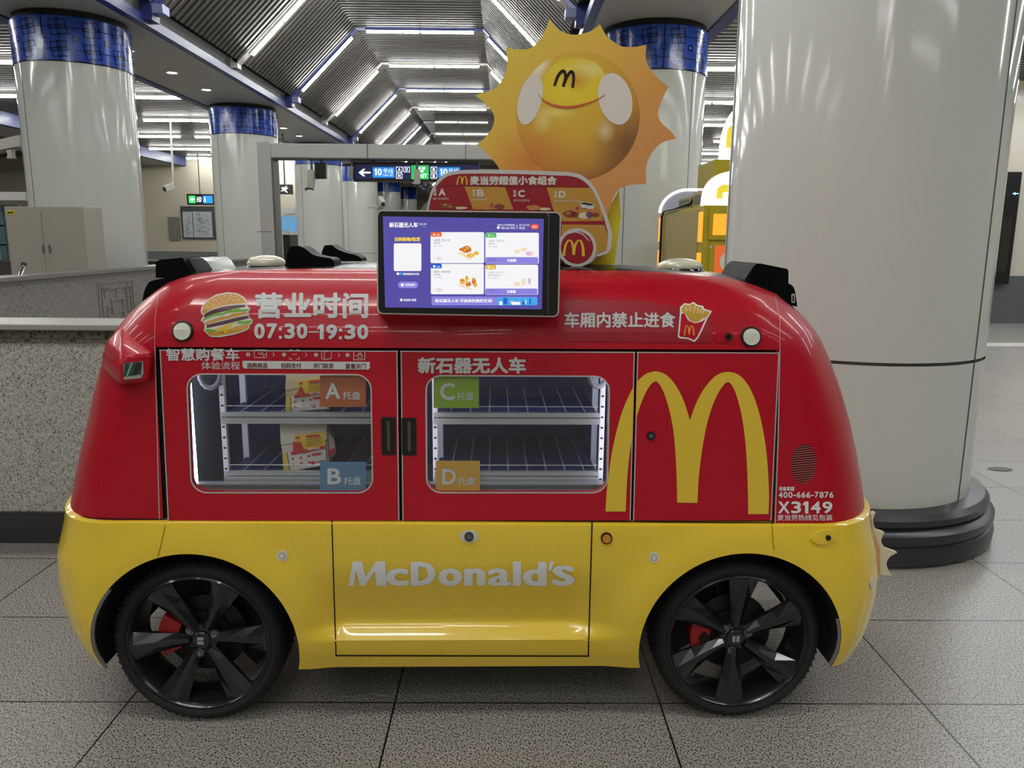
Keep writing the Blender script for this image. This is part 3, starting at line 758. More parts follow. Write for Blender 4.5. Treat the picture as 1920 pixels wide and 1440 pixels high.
MB().tube([(xl+.12, KF+.7, ztop+.16), (xl+.05, KF+.74, ztop+.05), (xl-.02, KF+1.0, ztop+.015), (xl-.03, KF+1.55, ztop+.01), (xl-.03, KF+1.66, ztop-.05), (xl-.03, KF+1.68, ztop-.9)], .012, 8).build('power_cable', BLK, t, 60)
# lit dome sign on the locker
def dome(label, x0, zb_, wd, ht, Y, txt=True, mk=.29):
    t = thing('dome_sign', label, 'lit sign', (x0+wd/2, Y, zb_), 'lit dome signs on the lockers')
    pts = [(x0, zb_), (x0+wd, zb_)]+[(x0+wd/2+wd/2*math.cos(R(q)), zb_+.02+ht*math.sin(R(q))**.8) for q in range(0, 181, 10)]
    MB().prism(pts, lambda u, v: (u, Y, v), lambda u, v: (u, Y+.12, v)).build('lit_face', SGW, t)
    if txt:
        m_ = MB(); f_ = lambda u, v: (u, Y-.004, v)
        cx = x0+wd*.5; ww = wd*mk; h0, h1 = zb_+ht*.22, zb_+ht*.66
        out = [(cx-ww, h0)]+[(cx-ww/2+ww/2*math.cos(R(q)), h1-ww*.45+ww*.45*math.sin(R(q))) for q in range(180, -1, -20)]+[(cx+ww/2+ww/2*math.cos(R(q)), h1-ww*.45+ww*.45*math.sin(R(q))) for q in range(160, -1, -20)]+[(cx+ww, h0)]
        out += [(cx+ww*.62, h0), (cx+ww*.62, h1-ww*.5), (cx+ww*.42, h1-ww*.45), (cx+ww*.22, h1-ww*.5), (cx+ww*.22, h0), (cx-ww*.22, h0), (cx-ww*.22, h1-ww*.5), (cx-ww*.42, h1-ww*.45), (cx-ww*.62, h1-ww*.5), (cx-ww*.62, h0)]
        m_.poly(out, (), f_).build('emblem', SGY, t)
    return t
q0, q1 = at_y(1320, 383, KF+.05), at_y(1320, 327, KF+.05)
dome('white lit half-round sign with yellow arches emblem on top of the locker', q0.x, ztop, .47, q1.z-q0.z+.02, KF+.05)
Y2 = 8.9
q0, q1, q2 = at_y(1352, 300, Y2), at_y(1352, 213, Y2), at_y(1338, 306, Y2)
dome('higher white lit half-round sign on the taller locker tower behind', q0.x, q0.z, .55, q1.z-q0.z+.10, Y2, True, .42)
t = MB().box(q2.x, q2.x+1.0, Y2-.05, Y2+.7, 0, q0.z).build('locker_tower', KYL)
tag(t, 'taller yellow locker tower carrying the higher lit sign', 'locker', kind='thing')
# lavender back board of another dome sign standing on the locker
Y3 = KF+1.93; q0, q1 = at_y(1237, 396, Y3), at_y(1322, 356, Y3); q0.z = ztop
t = thing('dome_sign', 'lavender half-round board with white lit edge at the back of the locker top', 'lit sign', (q0.x+.3, Y3, ztop), 'lit dome signs on the lockers')
r_ = .3
pts = [(q0.x, q0.z), (q0.x+.75, q0.z), (q0.x+.75, q1.z)]+[(q0.x+r_+r_*math.cos(R(q)), q0.z+(q1.z-q0.z)*math.sin(R(q))) for q in range(90, 181, 10)]
MB().prism(pts, lambda u, v: (u, Y3, v), lambda u, v: (u, Y3+.1, v)).build('board', mat('lavender_board', (176, 178, 205), .4), t)
mb = MB(); mb.tube([(u, Y3-.005, v) for u, v in pts[2:]], .014, 8); mb.build('lit_edge', SGW, t)
t = thing('floor_cap', 'small dark oval inlay in the floor at the far right', 'floor cap', at_z(1875, 880, 0))
c = at_z(1875, 880, 0); MB().prism(ell(c.x, c.y, .085, .05, 24), lambda u, v: (u, v, .004), lambda u, v: (u, v, 0)).build('cap', mat('cap_brown', (58, 52, 46), .5), t)
# ================================================================== THE VEHICLE (built in its own frame: x along it, y away from its near side)
ZY = [.712, 1.0, 1.274, 1.32, 1.38, 1.43, 1.47, 1.49, 1.50, 1.508, 1.513, 1.515]
YY = [.0088, .0274, .045, .052, .075, .115, .165, .205, .25, .31, .4, .49]
ZE = [.712, .85, 1.0, 1.15, 1.25, 1.30, 1.35, 1.40, 1.425, 1.456, 1.483, 1.494, 1.502, 1.508, 1.513, 1.515]
XL = [-1.50, -1.468, -1.424, -1.384, -1.345, -1.316, -1.274, -1.225, -1.198, -1.155, -1.077, -.96, -.72, -.58, -.42, -.3]
XR = [1.283, 1.256, 1.215, 1.163, 1.115, 1.085, 1.043, .99, .963, .894, .80, .68, .56, .45, .3, .2]
def YU(z): return lerp(z, ZY, YY)
def corner(z): yf = YU(z); k = min(1, (.5-yf)/.42); return .26*max(.1, k), min(.40, .5-yf-.003)
def ys_upper(x, z):
    z = min(max(z, .712), 1.514); a, b = corner(z); xl, xr, yf = lerp(z, ZE, XL), lerp(z, ZE, XR), YU(z)
    d = max(0, (xl+a)-x, x-(xr-a)); d = min(d, a)
    return yf+b*(1-math.sqrt(max(0, 1-(d/a)**2)))
LZ = [.205, .27, .33, .40, .48, .55, .62, .695, .716, .724]
LL = [-1.465, -1.49, -1.508, -1.522, -1.528, -1.526, -1.516, -1.510, -1.508, -1.496]
LR = [1.285, 1.303, 1.313, 1.32, 1.321, 1.309, 1.299, 1.298, 1.296, 1.284]
LY = [.030, .010, .0, -.006, -.008, -.008, -.006, -.003, .0, .012]
WX = (-.994, .774); WZ = .290; AR = .332
def corner_l(z): k = smooth(z, .56, .70); return .22+.035*k, .33+.065*k
def ys_lower(x, z):
    z = min(max(z, .205), .724); a, b = corner_l(z)
    y = lerp(z, LZ, LY)
    wx = smooth(x, -.68, -.50)*(1-smooth(x, .20, .42))
    if z >= .60: g = 0
    elif z >= .36: g = smooth(.60-z, 0, .24)
    elif z >= .315: g = (z-.315)/.045
    else: g = 0
    y += .042*wx*g
    for cx in WX:
        r_ = math.hypot(x-cx, z-WZ)
        if r_ < .46: y -= .013*(1-smooth(r_, .35, .46))
    xl, xr = lerp(z, LZ, LL), lerp(z, LZ, LR)
    d = min(a, max(0, (xl+a)-x, x-(xr-a)))
    return y+b*(1-math.sqrt(max(0, 1-(d/a)**2)))
def surf(fn, eps=.0):
    def f(px, py, e=None):
        y = .03
        for _ in range(14):
            p = car_y(px, py, y); y = .5*y+.5*fn(p.x, p.z)
        p = car_y(px, py, y); return Vector((p.x, fn(p.x, p.z)-(eps if e is None else e), p.z))
    return f
UP = lambda e=.0015: surf(ys_upper, e)
LO = lambda e=.0015: surf(ys_lower, e)
def flat(Y): return lambda px, py: car_y(px, py, Y)

def conform(o, fn, step=.008):
    """cut a thin decal along many heights and lay it on the curved body"""
    b = BASE[V]; me = o.data; bm = bmesh.new(); bm.from_mesh(me)
    ly = bm.verts.layers.float.new('lift')
    for v in bm.verts: v[ly] = fn(v.co.x+b.x, v.co.z+b.z)-(v.co.y+b.y)
    zs_ = [v.co.z for v in bm.verts]; z = min(zs_)+step
    while z < max(zs_):
        bmesh.ops.bisect_plane(bm, geom=bm.verts[:]+bm.edges[:]+bm.faces[:], plane_co=(0, 0, z), plane_no=(0, 0, 1)); z += step
    for v in bm.verts: v.co.y = fn(v.co.x+b.x, v.co.z+b.z)-v[ly]-b.y
    bm.to_mesh(me); bm.free(); return o

V = thing('vending_vehicle', 'small red and yellow driverless vending vehicle with lit display windows parked on the granite floor', 'vehicle', (-.11, .5, 0), None, True)

# ---- upper body shell
DX0, DX1, DZ0, DZ1 = -1.072, .855, .720, 1.267
levels = [.712, .80, .90, 1.0, 1.1, 1.2, DZ1, 1.285, 1.30, 1.32, 1.34, 1.36, 1.38, 1.395, 1.41, 1.425, 1.44, 1.452, 1.464, 1.475, 1.485, 1.493, 1.50, 1.505, 1.509, 1.512, 1.514]
rows = []; SPL = .25
for z in levels:
    a, b = corner(z); xl, xr, yf = lerp(z, ZE, XL), lerp(z, ZE, XR), YU(z); yb = 1.0-yf
    x1 = max(DX0, xl+a+.002); x2 = min(DX1, xr-a-.002)
    if x2 < x1+.1: x1, x2 = xl+a+.002, xr-a-.002
    fr = [xl+a+(x1-(xl+a))*i/3 for i in range(3)]+[x1+(x2-x1)*i/48 for i in range(49)]+[x2+((xr-a)-x2)*i/3 for i in range(1, 4)]
    ts = math.acos(max(-1, min(1, 1-(SPL-yf)/b))) if yf < SPL else .0001
    ts = min(ts, 1.45)
    cr = [ts*i/8 for i in range(1, 9)]+[ts+(math.pi/2-ts)*i/6 for i in range(1, 7)]
    lp = [(x, yf, z) for x in fr]
    lp += [(xr-a+a*math.sin(t_), yf+b*(1-math.cos(t_)), z) for t_ in cr]
    lp += [(xr-a+a*math.sin(t_), yb-b*(1-math.cos(t_)), z) for t_ in reversed(cr)]
    lp += [(x, yb, z) for x in reversed(fr)]
    lp += [(xl+a-a*math.sin(t_), yb-b*(1-math.cos(t_)), z) for t_ in cr]
    lp += [(xl+a-a*math.sin(t_), yf+b*(1-math.cos(t_)), z) for t_ in reversed(cr)]
    rows.append(lp)
nl = len(rows[0]); nf = 55
def lvl(i): return .5*(levels[i]+levels[i+1])
def skipf(i, j): return levels[i+1] <= DZ1+1e-6 and 3 <= j < 51
def mif(i, j):
    p = [Vector(rows[i+q][(j+s) % nl]) for q in (0, 1) for s in (0, 1)]
    y = sum((q.y for q in p), 0)/4
    return 1 if (lvl(i) > 1.36 and SPL < y < 1-SPL) else 0
mb = MB(); mb.grid(rows, mif, skipf, True)
mb.add(rows[-1], [tuple(range(nl))], 1)
mb.build('upper_body', [RED, ROOF], V, 40)
# dark frame behind the door gaps
mb = MB()
def dslab(mb, x0, x1, z0, z1, o0, o1, mi=0):
    p = [(x, YU(z)+o, z) for o in (o0, o1) for z in (z0, z1) for x in (x0, x1)]
    return mb.add(p, [(0, 1, 3, 2), (4, 6, 7, 5), (0, 4, 5, 1), (2, 3, 7, 6), (0, 2, 6, 4), (1, 5, 7, 3)], mi)
for x0, x1 in ((DX0-.01, -1.02), (-.37, -.285), (.35, .875)): dslab(mb, x0, x1, .72, 1.275, .014, .05)
for z0, z1 in ((.712, .79), (1.2, 1.29)): dslab(mb, DX0-.01, .36, z0, z1, .014, .05)
mb.build('door_frame', GAP, V)

# ---- doors with windows
def door_map(o): return lambda x, z: (x, YU(z)+o, z)
def pxz(px, py, Y=.035): p = car_y(px, py, Y); return (p.x, p.z)
wl0, wl1 = pxz(352, 702, .04), pxz(698, 922, .016); wr0, wr1 = pxz(800, 705, .04), pxz(1137, 922, .016)
def make_door(name, x0, x1, win=None):
    out = rrect(x0, DZ0+.003, x1, DZ1-.008, .008, 3); mb = MB()
    h = [rrect(win[0], win[1], win[2], win[3], .045, 8)] if win else []
    mb.prism(out, door_map(-.003), door_map(.018), h)
    d = mb.build(name, RED, V)
    tr = MB()
    for q in stroke([(x0+.0015, DZ0+.004), (x0+.0015, DZ1-.009)], .0032)+stroke([(x1-.0015, DZ0+.004), (x1-.0015, DZ1-.009)], .0032)+stroke([(x0, DZ1-.0095), (x1, DZ1-.0095)], .0030):
        tr.prism(q, door_map(-.0042), door_map(-.002))
    tr.build('edge_trim', SILV, d)
    if win:
        i = rrect(win[0]-.004, win[1]-.004, win[2]+.004, win[3]+.004, .049, 8)
        MB().prism(i, door_map(-.0045), door_map(.001), h).build('window_trim', SILV, d)
        g = rrect(win[0]-.002, win[1]-.002, win[2]+.002, win[3]+.002, .046, 8)
        MB().poly(g, (), door_map(.006)).build('window_pane', GLASS, d)
    return d
GLASS = bpy.data.materials.new('window_glass'); GLASS.use_nodes = True
nt = GLASS.node_tree; nt.nodes.remove(nt.nodes['Principled BSDF'])
tr_ = nt.nodes.new('ShaderNodeBsdfTransparent'); tr_.inputs[0].default_value = (.93, .95, .96, 1)
gl_ = nt.nodes.new('ShaderNodeBsdfGlossy'); gl_.inputs['Roughness'].default_value = .02
mx_ = nt.nodes.new('ShaderNodeMixShader'); mx_.inputs[0].default_value = .085
nt.links.new(tr_.outputs[0], mx_.inputs[1]); nt.links.new(gl_.outputs[0], mx_.inputs[2])
nt.links.new(mx_.outputs[0], nt.nodes['Material Output'].inputs[0])
dL = make_door('glazed_door', -1.056, -.332, (wl0[0], wl1[1], wl1[0], wl0[1]))
dR = make_door('glazed_door', -.322, .401, (wr0[0], wr1[1], wr1[0], wr0[1]))
dS = make_door('service_door', .409, .852)
for d, (x0, y0, x1, y1) in ((dL, (717, 781, 742, 850)), (dR, (755, 782, 781, 851))):
    a = pxz(x0, y1); b = pxz(x1, y0); cx = (a[0]+b[0])/2
    MB().prism(rrect(a[0], a[1], b[0], b[1], .004, 3), door_map(-.006), door_map(-.002), [rrect(a[0]+.006, a[1]+.007, b[0]-.006, b[1]-.007, .003, 3)]).poly(rrect(a[0]+.005, a[1]+.006, b[0]-.005, b[1]-.006, .003, 3), (), door_map(-.0035)).build('door_handle', BLK, d)
    MB().prism(rrect(cx-.0045, a[1]+.012, cx+.0045, b[1]-.012, .0044, 4), door_map(-.0048), door_map(-.003)).build('pull_slot', mat('slot_olive', (72, 70, 42), .5), d)
p = pxz(1219, 815); MB().prism(ell(*p, .0135, .0135, 20), door_map(-.009), door_map(-.002)).build('lock', BLK, dS)
MB().prism(ell(*p, .007, .007, 16), door_map(-.011), door_map(-.008)).build('lock_core', mat('lock_grey', (96, 106, 104), .4, metal=.5), dS)

# ---- cooled display inside
IX0, IX1, IY0, IY1, IZ0, IZ1 = -1.03, .385, .075, .60, .735, 1.262
mb = MB()
mb.box(IX0, IX1, IY1, IY1+.01, IZ0, IZ1, 0)
mb.box(IX0-.01, IX0, IY0, IY1, IZ0, IZ1, 1); mb.box(IX1, IX1+.01, IY0, IY1, IZ0, IZ1, 1)
mb.box(IX0, IX1, IY0, IY1, IZ0-.01, IZ0, 1); mb.box(IX0, IX1, IY0, IY1, IZ1, IZ1+.01, 1)
mb.box(-.345, -.31, IY0, IY1, IZ0, IZ1, 1)
mb.build('display_liner', [NAVY, mat('liner_grey', (140, 146, 158), .35, metal=.2)], V)
def Zs(py, Y): return car_y(700, py, Y).z
SHF = .12
zs = [Zs(778, SHF), Zs(888, SHF)]
for (x0, x1) in ((-.905, -.36), (-.225, .305)):
    for z in zs:
        sh = MB().box(x0, x1, SHF+.015, IY1-.01, z-.012, z-.002).build('shelf', NAVY, V)
        MB().box(x0-.005, x1+.005, SHF-.004, SHF+.012, z-.006, z+.008).box(x0-.005, x1+.005, SHF-.010, SHF+.012, z-.028, z-.009).build('front_rail', ALU, sh)
        mb = MB(); n = 8
        for i in range(n):
            x = x0+.05+(x1-x0-.09)*i/(n-1); mb.tube([(x, SHF+.02, z+.004), (x, IY1-.02, z+.004)], .0028, 6)
        mb.build('guide_rods', mat('rod_grey', (168, 172, 186), .35), sh)
        MB().tube([(x0, SHF+.004, z+.028), (x1, SHF+.004, z+.028)], .0012, 6).build('clear_lip', SILV, sh)
    for x in (x0-.008, x1+.004):
        po = MB().box(x, x+.016, SHF+.0, SHF+.018, IZ0, IZ1).box(x, x+.02, SHF+.2, SHF+.22, IZ0, IZ1)
        for k in range(14): po.box(x+.004, x+.012, SHF-.001, SHF+.001, IZ0+.05+k*.035, IZ0+.056+k*.035, 1)
        po.build('shelf_upright', [mat('upright_white', (214, 216, 226), .4), BLK], V)
for x in (-.992, .345, -.275):
    MB().rbox(x-.009, x+.009, .070, .084, .80, 1.235, .003).build('light_strip', LED, V)
MB().box(IX0, IX1, .07, .1, 1.238, 1.25).build('light_strip', LED, V)
MB().box(IX0, IX1, .072, .10, .745, Zs(909, .08)).box(IX0, IX1, .068, .10, Zs(909, .08), Zs(906, .08)).build('sill_panel', [mat('sill_grey', (120, 124, 128), .4)], V)
# grey corrugated hoses in the upper corners
for c, dr in ((pxz(376, 708), 1), (pxz(1128, 706), -1)):
    pts = [Vector((c[0]+.028*math.cos(R(q))*1.05, .088+.0001*q, c[1]-.005+.042*math.sin(R(q)))) for q in range(160, 400, 12)]
    rr = [.0095 if i % 2 else .0075 for i in range(len(pts))]
    MB().tube(pts, rr, 10).build('corrugated_hose', mat('hose_grey', (132, 136, 148), .4), V, 60)

# ---- tray labels stuck inside the panes
for x0, y0, x1, y1, ch, cb, tb, rgb in ((600, 704, 686, 763, 'A', (610, 718, 638, 748), (643, 734, 676, 749), (170, 92, 52)), (600, 866, 686, 920, 'B', (614, 878, 640, 908), (645, 894, 677, 909), (84, 122, 156)),
                                        (813, 705, 898, 765, 'C', (825, 718, 853, 750), (857, 735, 888, 750), (130, 168, 40)), (817, 864, 900, 921, 'D', (829, 879, 855, 908), (859, 894, 891, 909), (196, 152, 50))):
    f = lambda px, py, e=.001: (lambda p: (p.x, YU(p.z)+.012-e, p.z))(car_y(px, py, YU(car_y(px, py, .03).z)+.012))
    lb = MB().prism([(x0, y0), (x1, y0), (x1, y1), (x0, y1)], lambda u, v: f(u, v, 0), lambda u, v: f(u, v, -.001)).build('tray_label', mat('label_'+ch.lower(), rgb, .45), V)
    lb['label'] = {'A': 'brown label reading A', 'B': 'blue label reading B', 'C': 'green label reading C', 'D': 'ochre label reading D'}[ch]
    mb = MB(); put_text(mb, ch, cb, f, 1.0); put_text(mb, '托盘', tb, f, .25); mb.build('lettering', GRY, lb)

# ---- lower body: solid skirt with wheel arches cut right through
rows = []
NZ = [.205, .22, .235, .25, .265, .28, .295, .305, .315, .325, .335, .345, .355, .365, .38, .395, .41, .43, .45, .47, .49, .51, .53, .55, .57, .59, .61, .635, .66, .68, .70, .716, .724]
for z in NZ:
    a, b = corner_l(z); xl, xr = lerp(z, LZ, LL), lerp(z, LZ, LR); y0 = lerp(z, LZ, LY); yb = 1.0-y0
    n = 176; lp = []
    for i in range(n+1):
        x = xl+a+(xr-xl-2*a)*i/n; lp.append((x, ys_lower(x, z), z-.010*smooth(z, .66, .716)*smooth(x, -1.1, .9)))
    cr = [math.pi/2*i/14 for i in range(1, 15)]
    dz = .010*smooth(z, .66, .716); lp += [(xr-a+a*math.sin(t_), ys_lower(xr-a+a*math.sin(t_), z) if t_ < 1.5 else y0+b, z-dz) for t_ in cr]
    lp += [(xr-a+a*math.sin(t_), yb-b*(1-math.cos(t_)), z-dz) for t_ in reversed(cr)]
    lp += [(xr-a-(xr-xl-2*a)*i/20, yb, z-dz*(1-i/20)) for i in range(21)]
    lp += [(xl+a-a*math.sin(t_), yb-b*(1-math.cos(t_)), z) for t_ in cr]
    lp += [(xl+a-a*math.sin(t_), ys_lower(xl+a-a*math.sin(t_), z) if t_ < 1.5 else y0+b, z) for t_ in reversed(cr)]
    rows.append(lp)
mb = MB(); mb.grid(rows, 0, None, True); n = len(rows[0])
mb.add(rows[0], [tuple(range(n))]); mb.add(rows[-1], [tuple(range(n))])
low = mb.build('lower_body', [YEL, GAP], V, 0)
for cx in WX:
    cut = MB().lathe([(AR, -.6), (AR, 1.7)], 96, (cx+.11, 0, WZ), 'y', 0, True)
    cu = cut.build('cutter', GAP, None)
    md = low.modifiers.new('arch', 'BOOLEAN'); md.operation = 'DIFFERENCE'; md.solver = 'EXACT'; md.object = cu
dg = bpy.context.evaluated_depsgraph_get(); dg.update()
low.parent = None; dg.update()
me = bpy.data.meshes.new_from_object(low.evaluated_get(dg))
low.modifiers.clear(); low.data = me; low.parent = V
for o in [o for o in bpy.data.objects if o.name.startswith('cutter')]: bpy.data.objects.remove(o)
while len(me.materials) > 2: me.materials.pop()
for pl in me.polygons:
    c = pl.center+BASE[V]
    pl.material_index = 0
    for cx in WX:
        r_ = math.hypot(c.x-cx, c.z-WZ)
        if r_ < AR+.004 and abs(pl.normal.y) < .3: pl.material_index = 1
    if abs(pl.normal.z) > .9 and c.z < .21: pl.material_index = 1
me.shade_smooth(); me.set_sharp_from_angle(angle=R(38))
# grey liner edge in the left arch and torn lip at the bumper ends
for cx, a0, a1 in ((WX[0], 140, 196), (WX[1], -14, 20)):
    pts = [(cx+(AR-.004)*math.cos(R(q)), ys_lower(cx+AR*math.cos(R(q)), WZ+AR*math.sin(R(q)))+.006, WZ+(AR-.004)*math.sin(R(q))) for q in range(a0, a1+1, 4)]
    MB().tube(pts, .006, 6).build('arch_lip', mat('liner_edge', (120, 120, 122), .6), V)

# ---- fine lines on the lower body: door outline
def surf_line(name, pts, wd, fn, mm, par=V, closed=False, sub=10):
    fine = []
    for (a, b) in zip(pts, pts[1:]+(pts[:1] if closed else [])):
        fine += [(a[0]+(b[0]-a[0])*i/sub, a[1]+(b[1]-a[1])*i/sub) for i in range(sub)]
    if not closed: fine.append(pts[-1])
    mb = MB()
    for q in stroke(fine, wd, closed): mb.poly(q, (), fn)
    return mb.build(name, mm, par)
surf_line('panel_seam', [(622, 977), (630, 1229), (1103, 1230), (1110, 979)], 2.6, LO(.0012), GAP, V, False, 40)
surf_line('panel_seam', [(620.5, 977), (628.5, 1230.5)], 1.0, LO(.0013), mat('seam_light', (226, 206, 110), .4), V, False, 40)
surf_line('panel_seam', [(312, 978), (300, 1030), (296, 1042)], 1.6, LO(.0013), mat('seam_dark_yellow', (150, 118, 20), .5), V, False, 6)
surf_line('panel_seam', [(1447, 982), (1450, 1022), (1452, 1030)], 1.6, LO(.0013), MATS['seam_dark_yellow'], V, False, 6)
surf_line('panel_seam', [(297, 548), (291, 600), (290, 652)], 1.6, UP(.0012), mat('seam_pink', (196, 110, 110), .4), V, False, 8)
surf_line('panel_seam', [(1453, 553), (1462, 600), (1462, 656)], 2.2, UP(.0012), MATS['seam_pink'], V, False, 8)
surf_line('panel_seam', [(1453, 980), (1459, 820), (1462, 657)], 2.0, UP(.0012), SILV, V, False, 6)
surf_line('panel_seam', [(1449.5, 980), (1455.5, 820), (1458.5, 657)], 3.0, UP(.001), GAP, V, False, 6)
surf_line('panel_seam', [(299, 972), (295, 820), (291, 651)], 1.6, UP(.0012), SILV, V, False, 6)
surf_line('panel_seam', [(132, 966), (170, 971), (230, 973), (620, 974), (1180, 977), (1454, 981)], 2.2, UP(.001), GAP, V, False, 12)

# ---- wheels
def make_wheel(cx, rot, cal, far=False):
    wx = cx
    Y0 = .034; R0 = .282; zc = .2825
    tp = [(.232, .012), (.240, .004), (.253, .0), (.264, .004), (.274, .018), (.280, .030), (.281, .045), (.2755, .046), (.2755, .054), (.282, .055), (.282, .080), (.2755, .081), (.2755, .09), (.282, .091), (.282, .117), (.2755, .118), (.2755, .126), (.281, .127), (.278, .145), (.27, .158), (.25, .168), (.232, .165)]
    if far: tp = [(r_, -h) for r_, h in tp]
    sg = -1 if far else 1
    tc = (wx, Y0 if not far else 1-Y0, zc)
    t = MB().lathe(tp, 96, tc, 'y').build('wheel', RUB, V, 35)
    tb = MB()                                       # sipes on the shoulder and ribs
    for i in range(72):
        a = 2*math.pi*i/72; ca, sa = math.cos(a), math.sin(a)
        for h0, h1, r0 in ((.022, .043, .2778), (.129, .15, .2778)):
            p0 = Vector((tc[0]+r0*math.cos(a), tc[1]+sg*h0, tc[2]+r0*math.sin(a))); p1 = Vector((tc[0]+(r0+.002)*math.cos(a+.03), tc[1]+sg*h1, tc[2]+(r0+.002)*math.sin(a+.03)))
            tb.bar(p0, p1, .005, .006, Vector((ca, 0, sa)))
    tb.build('tyre_tread', RUB, t)
    rp = [(.234, .013), (.236, .006), (.230, .003), (.224, .010), (.219, .024), (.213, .055), (.211, .10), (.217, .150), (.232, .162)]
    MB().lathe([(r_, sg*h) for r_, h in rp], 80, tc, 'y').build('rim_barrel', RIM, t, 40)
    if far: return t
    for k in range(6):
        A = R(rot+60*k); er = Vector((math.cos(A), 0, math.sin(A))); et = Vector((-math.sin(A), 0, math.cos(A))); c = Vector(tc)
        # hub end narrow and deep, rim end wide and near the face; a ridge runs off-centre
        st = [(.040, .019, .036, .030, .004), (.09, .024, .033, .025, .004), (.15, .035, .022, .015, .006), (.212, .049, .010, .006, .010), (.225, .051, .008, .006, .010)]
        vs = []; fs = []
        for r_, hw, ye, yr, ro in st:
            P = c+er*r_
            vs += [P-et*hw+Vector((0, ye+.012, 0)), P+et*(ro-hw*.45)+Vector((0, yr, 0)), P+et*(ro+hw*.15)+Vector((0, yr+.002, 0)), P+et*hw+Vector((0, ye+.010, 0)), P+et*hw*.9+Vector((0, ye+.032, 0)), P-et*hw*.9+Vector((0, ye+.032, 0))]
        for i in range(len(st)-1):
            for j in range(6): fs.append((i*6+j, i*6+(j+1) % 6, (i+1)*6+(j+1) % 6, (i+1)*6+j))
        fs += [tuple(range(6)), tuple(range((len(st)-1)*6, len(st)*6))]
        MB().add(vs, fs).build('spoke', RIM, t)
    MB().lathe([(.0, .030), (.026, .030), (.030, .033), (.031, .040), (.05, .046), (.052, .075)], 40, tc, 'y').build('hub', RIM, t, 35)
    lg = MB()
    for s in (-1, 1):
        q = [(-.012, -.002), (.009, -.002), (.012, -.012), (-.009, -.012)] if s < 0 else [(-.009, .012), (.012, .012), (.009, .002), (-.012, .002)]
        if cal == 'r': q = [(b, a) for a, b in q]
        lg.prism(q, lambda u, v: (tc[0]+u, tc[1]+.0265, tc[2]+v), lambda u, v: (tc[0]+u, tc[1]+.031, tc[2]+v))
    lg.build('hub_emblem', mat('emblem_grey', (150, 150, 148), .4), t)
    for k in range(3):
        A = R(rot+(75 if cal == 'l' else 55)+120*k); cc = (tc[0]+.048*math.cos(A), tc[1]+.036, tc[2]+.048*math.sin(A))
        MB().lathe([(.0145, .012), (.0145, .0), (.010, 0), (.010, .003), (.0075, .003), (.0075, -.004), (.0, -.004)], 12, cc, 'y').build('wheel_bolt', mat('bolt_grey', (112, 112, 110), .4, metal=.3), t)
    MB().lathe([(.02, .085), (.125, .085), (.135, .088), (.135, .098), (.02, .098)], 48, (tc[0], tc[1], tc[2]), 'y').lathe([(.085, .07), (.085, .085)], 40, tc, 'y').lathe([(.0, .07), (.085, .07)], 40, tc, 'y').build('brake_disc', DISC, t, 35)
    a0_, a1_ = (-48, 138) if cal == 'l' else (58, 214)
    pts = [(r_*math.cos(R(q)), r_*math.sin(R(q))) for r_, rng in ((.212, range(a0_, a1_+1, 6)), (.06, range(a1_, a0_-1, -6))) for q in rng]
    MB().prism(pts, lambda u, v: (tc[0]+u, tc[1]+.15, tc[2]+v), lambda u, v: (tc[0]+u, tc[1]+.155, tc[2]+v)).build('backing_plate', mat('axle_dark', (16, 16, 17), .6), t)
    pts = [(r_*math.cos(R(q)), r_*math.sin(R(q))) for r_, rng in ((.148, range(146, 207, 6)), (.082, range(206, 145, -6))) for q in rng]
    MB().prism(pts, lambda u, v: (tc[0]+u, tc[1]+.052, tc[2]+v), lambda u, v: (tc[0]+u, tc[1]+.105, tc[2]+v)).build('caliper', CALI, t)
    MB().prism(ell(-.10, -.01, .018, .022, 16), lambda u, v: (tc[0]+u, tc[1]+.048, tc[2]+v), lambda u, v: (tc[0]+u, tc[1]+.056, tc[2]+v)).build('caliper_piston', DISC, t)
    return t
make_wheel(WX[0]-.010, 63.5, 'l'); make_wheel(WX[1]+.008, 87, 'r')
make_wheel(WX[0]-.010, 63.5, 'l', True); make_wheel(WX[1]+.008, 87, 'r', True)
for cx in WX:
    MB().tube([(cx, .13, .28), (cx, .87, .28)], .03, 12).box(cx-.06, cx+.06, .3, .7, .24, .36).build('axle', mat('axle_dark', (24, 24, 25), .5), V)
    MB().tube([(cx-.02, .17, .30), (cx-.03, .22, .56)], .018, 10).build('damper', mat('axle_dark', (24, 24, 25), .5), V)

# ---- lights, sensors and fittings on the body
def disc(name, px, py, r_, fn, mm, par=V, e0=.0, e1=.008, ry=None):
    pts = ell(px, py, r_, ry or r_, 28)
    return MB().prism(pts, lambda u, v: fn(u, v, e1), lambda u, v: fn(u, v, e0-.006)).build(name, mm, par)
US, LS = surf(ys_upper), surf(ys_lower)
LAMP = mat('lamp_lens', (214, 214, 198), .25, coat=.6)
for x, y, r_ in ((343.5, 620.5, 16), (1407.5, 631, 15.5)):
    d = disc('round_lamp', x, y, r_+3.6, US, BLK, V, 0, .007)
    disc('lamp_lens', x, y, r_, US, LAMP, d, 0, .011)
    disc('lens_centre', x, y+1, r_*.35, US, mat('lens_pink', (212, 202, 188), .3), d, .008, .0115)
MB().prism(rrect(1340, 622, 1374, 641, 9), lambda u, v: US(u, v, .004), lambda u, v: US(u, v, -.004)).build('camera_mount', RED, V)
d = disc('side_camera', 1365, 631, 6.6, US, BLK, V, 0, .010); disc('camera_lens', 1365, 631, 3.4, US, BLKG, d, .008, .0115)
MB().prism(rrect(825, 606, 933, 622.5, 8), lambda u, v: US(u, v, .0035), lambda u, v: US(u, v, -.004), [rrect(828, 608.5, 930, 620, 5.5)]).build('moulded_groove', RED, V)
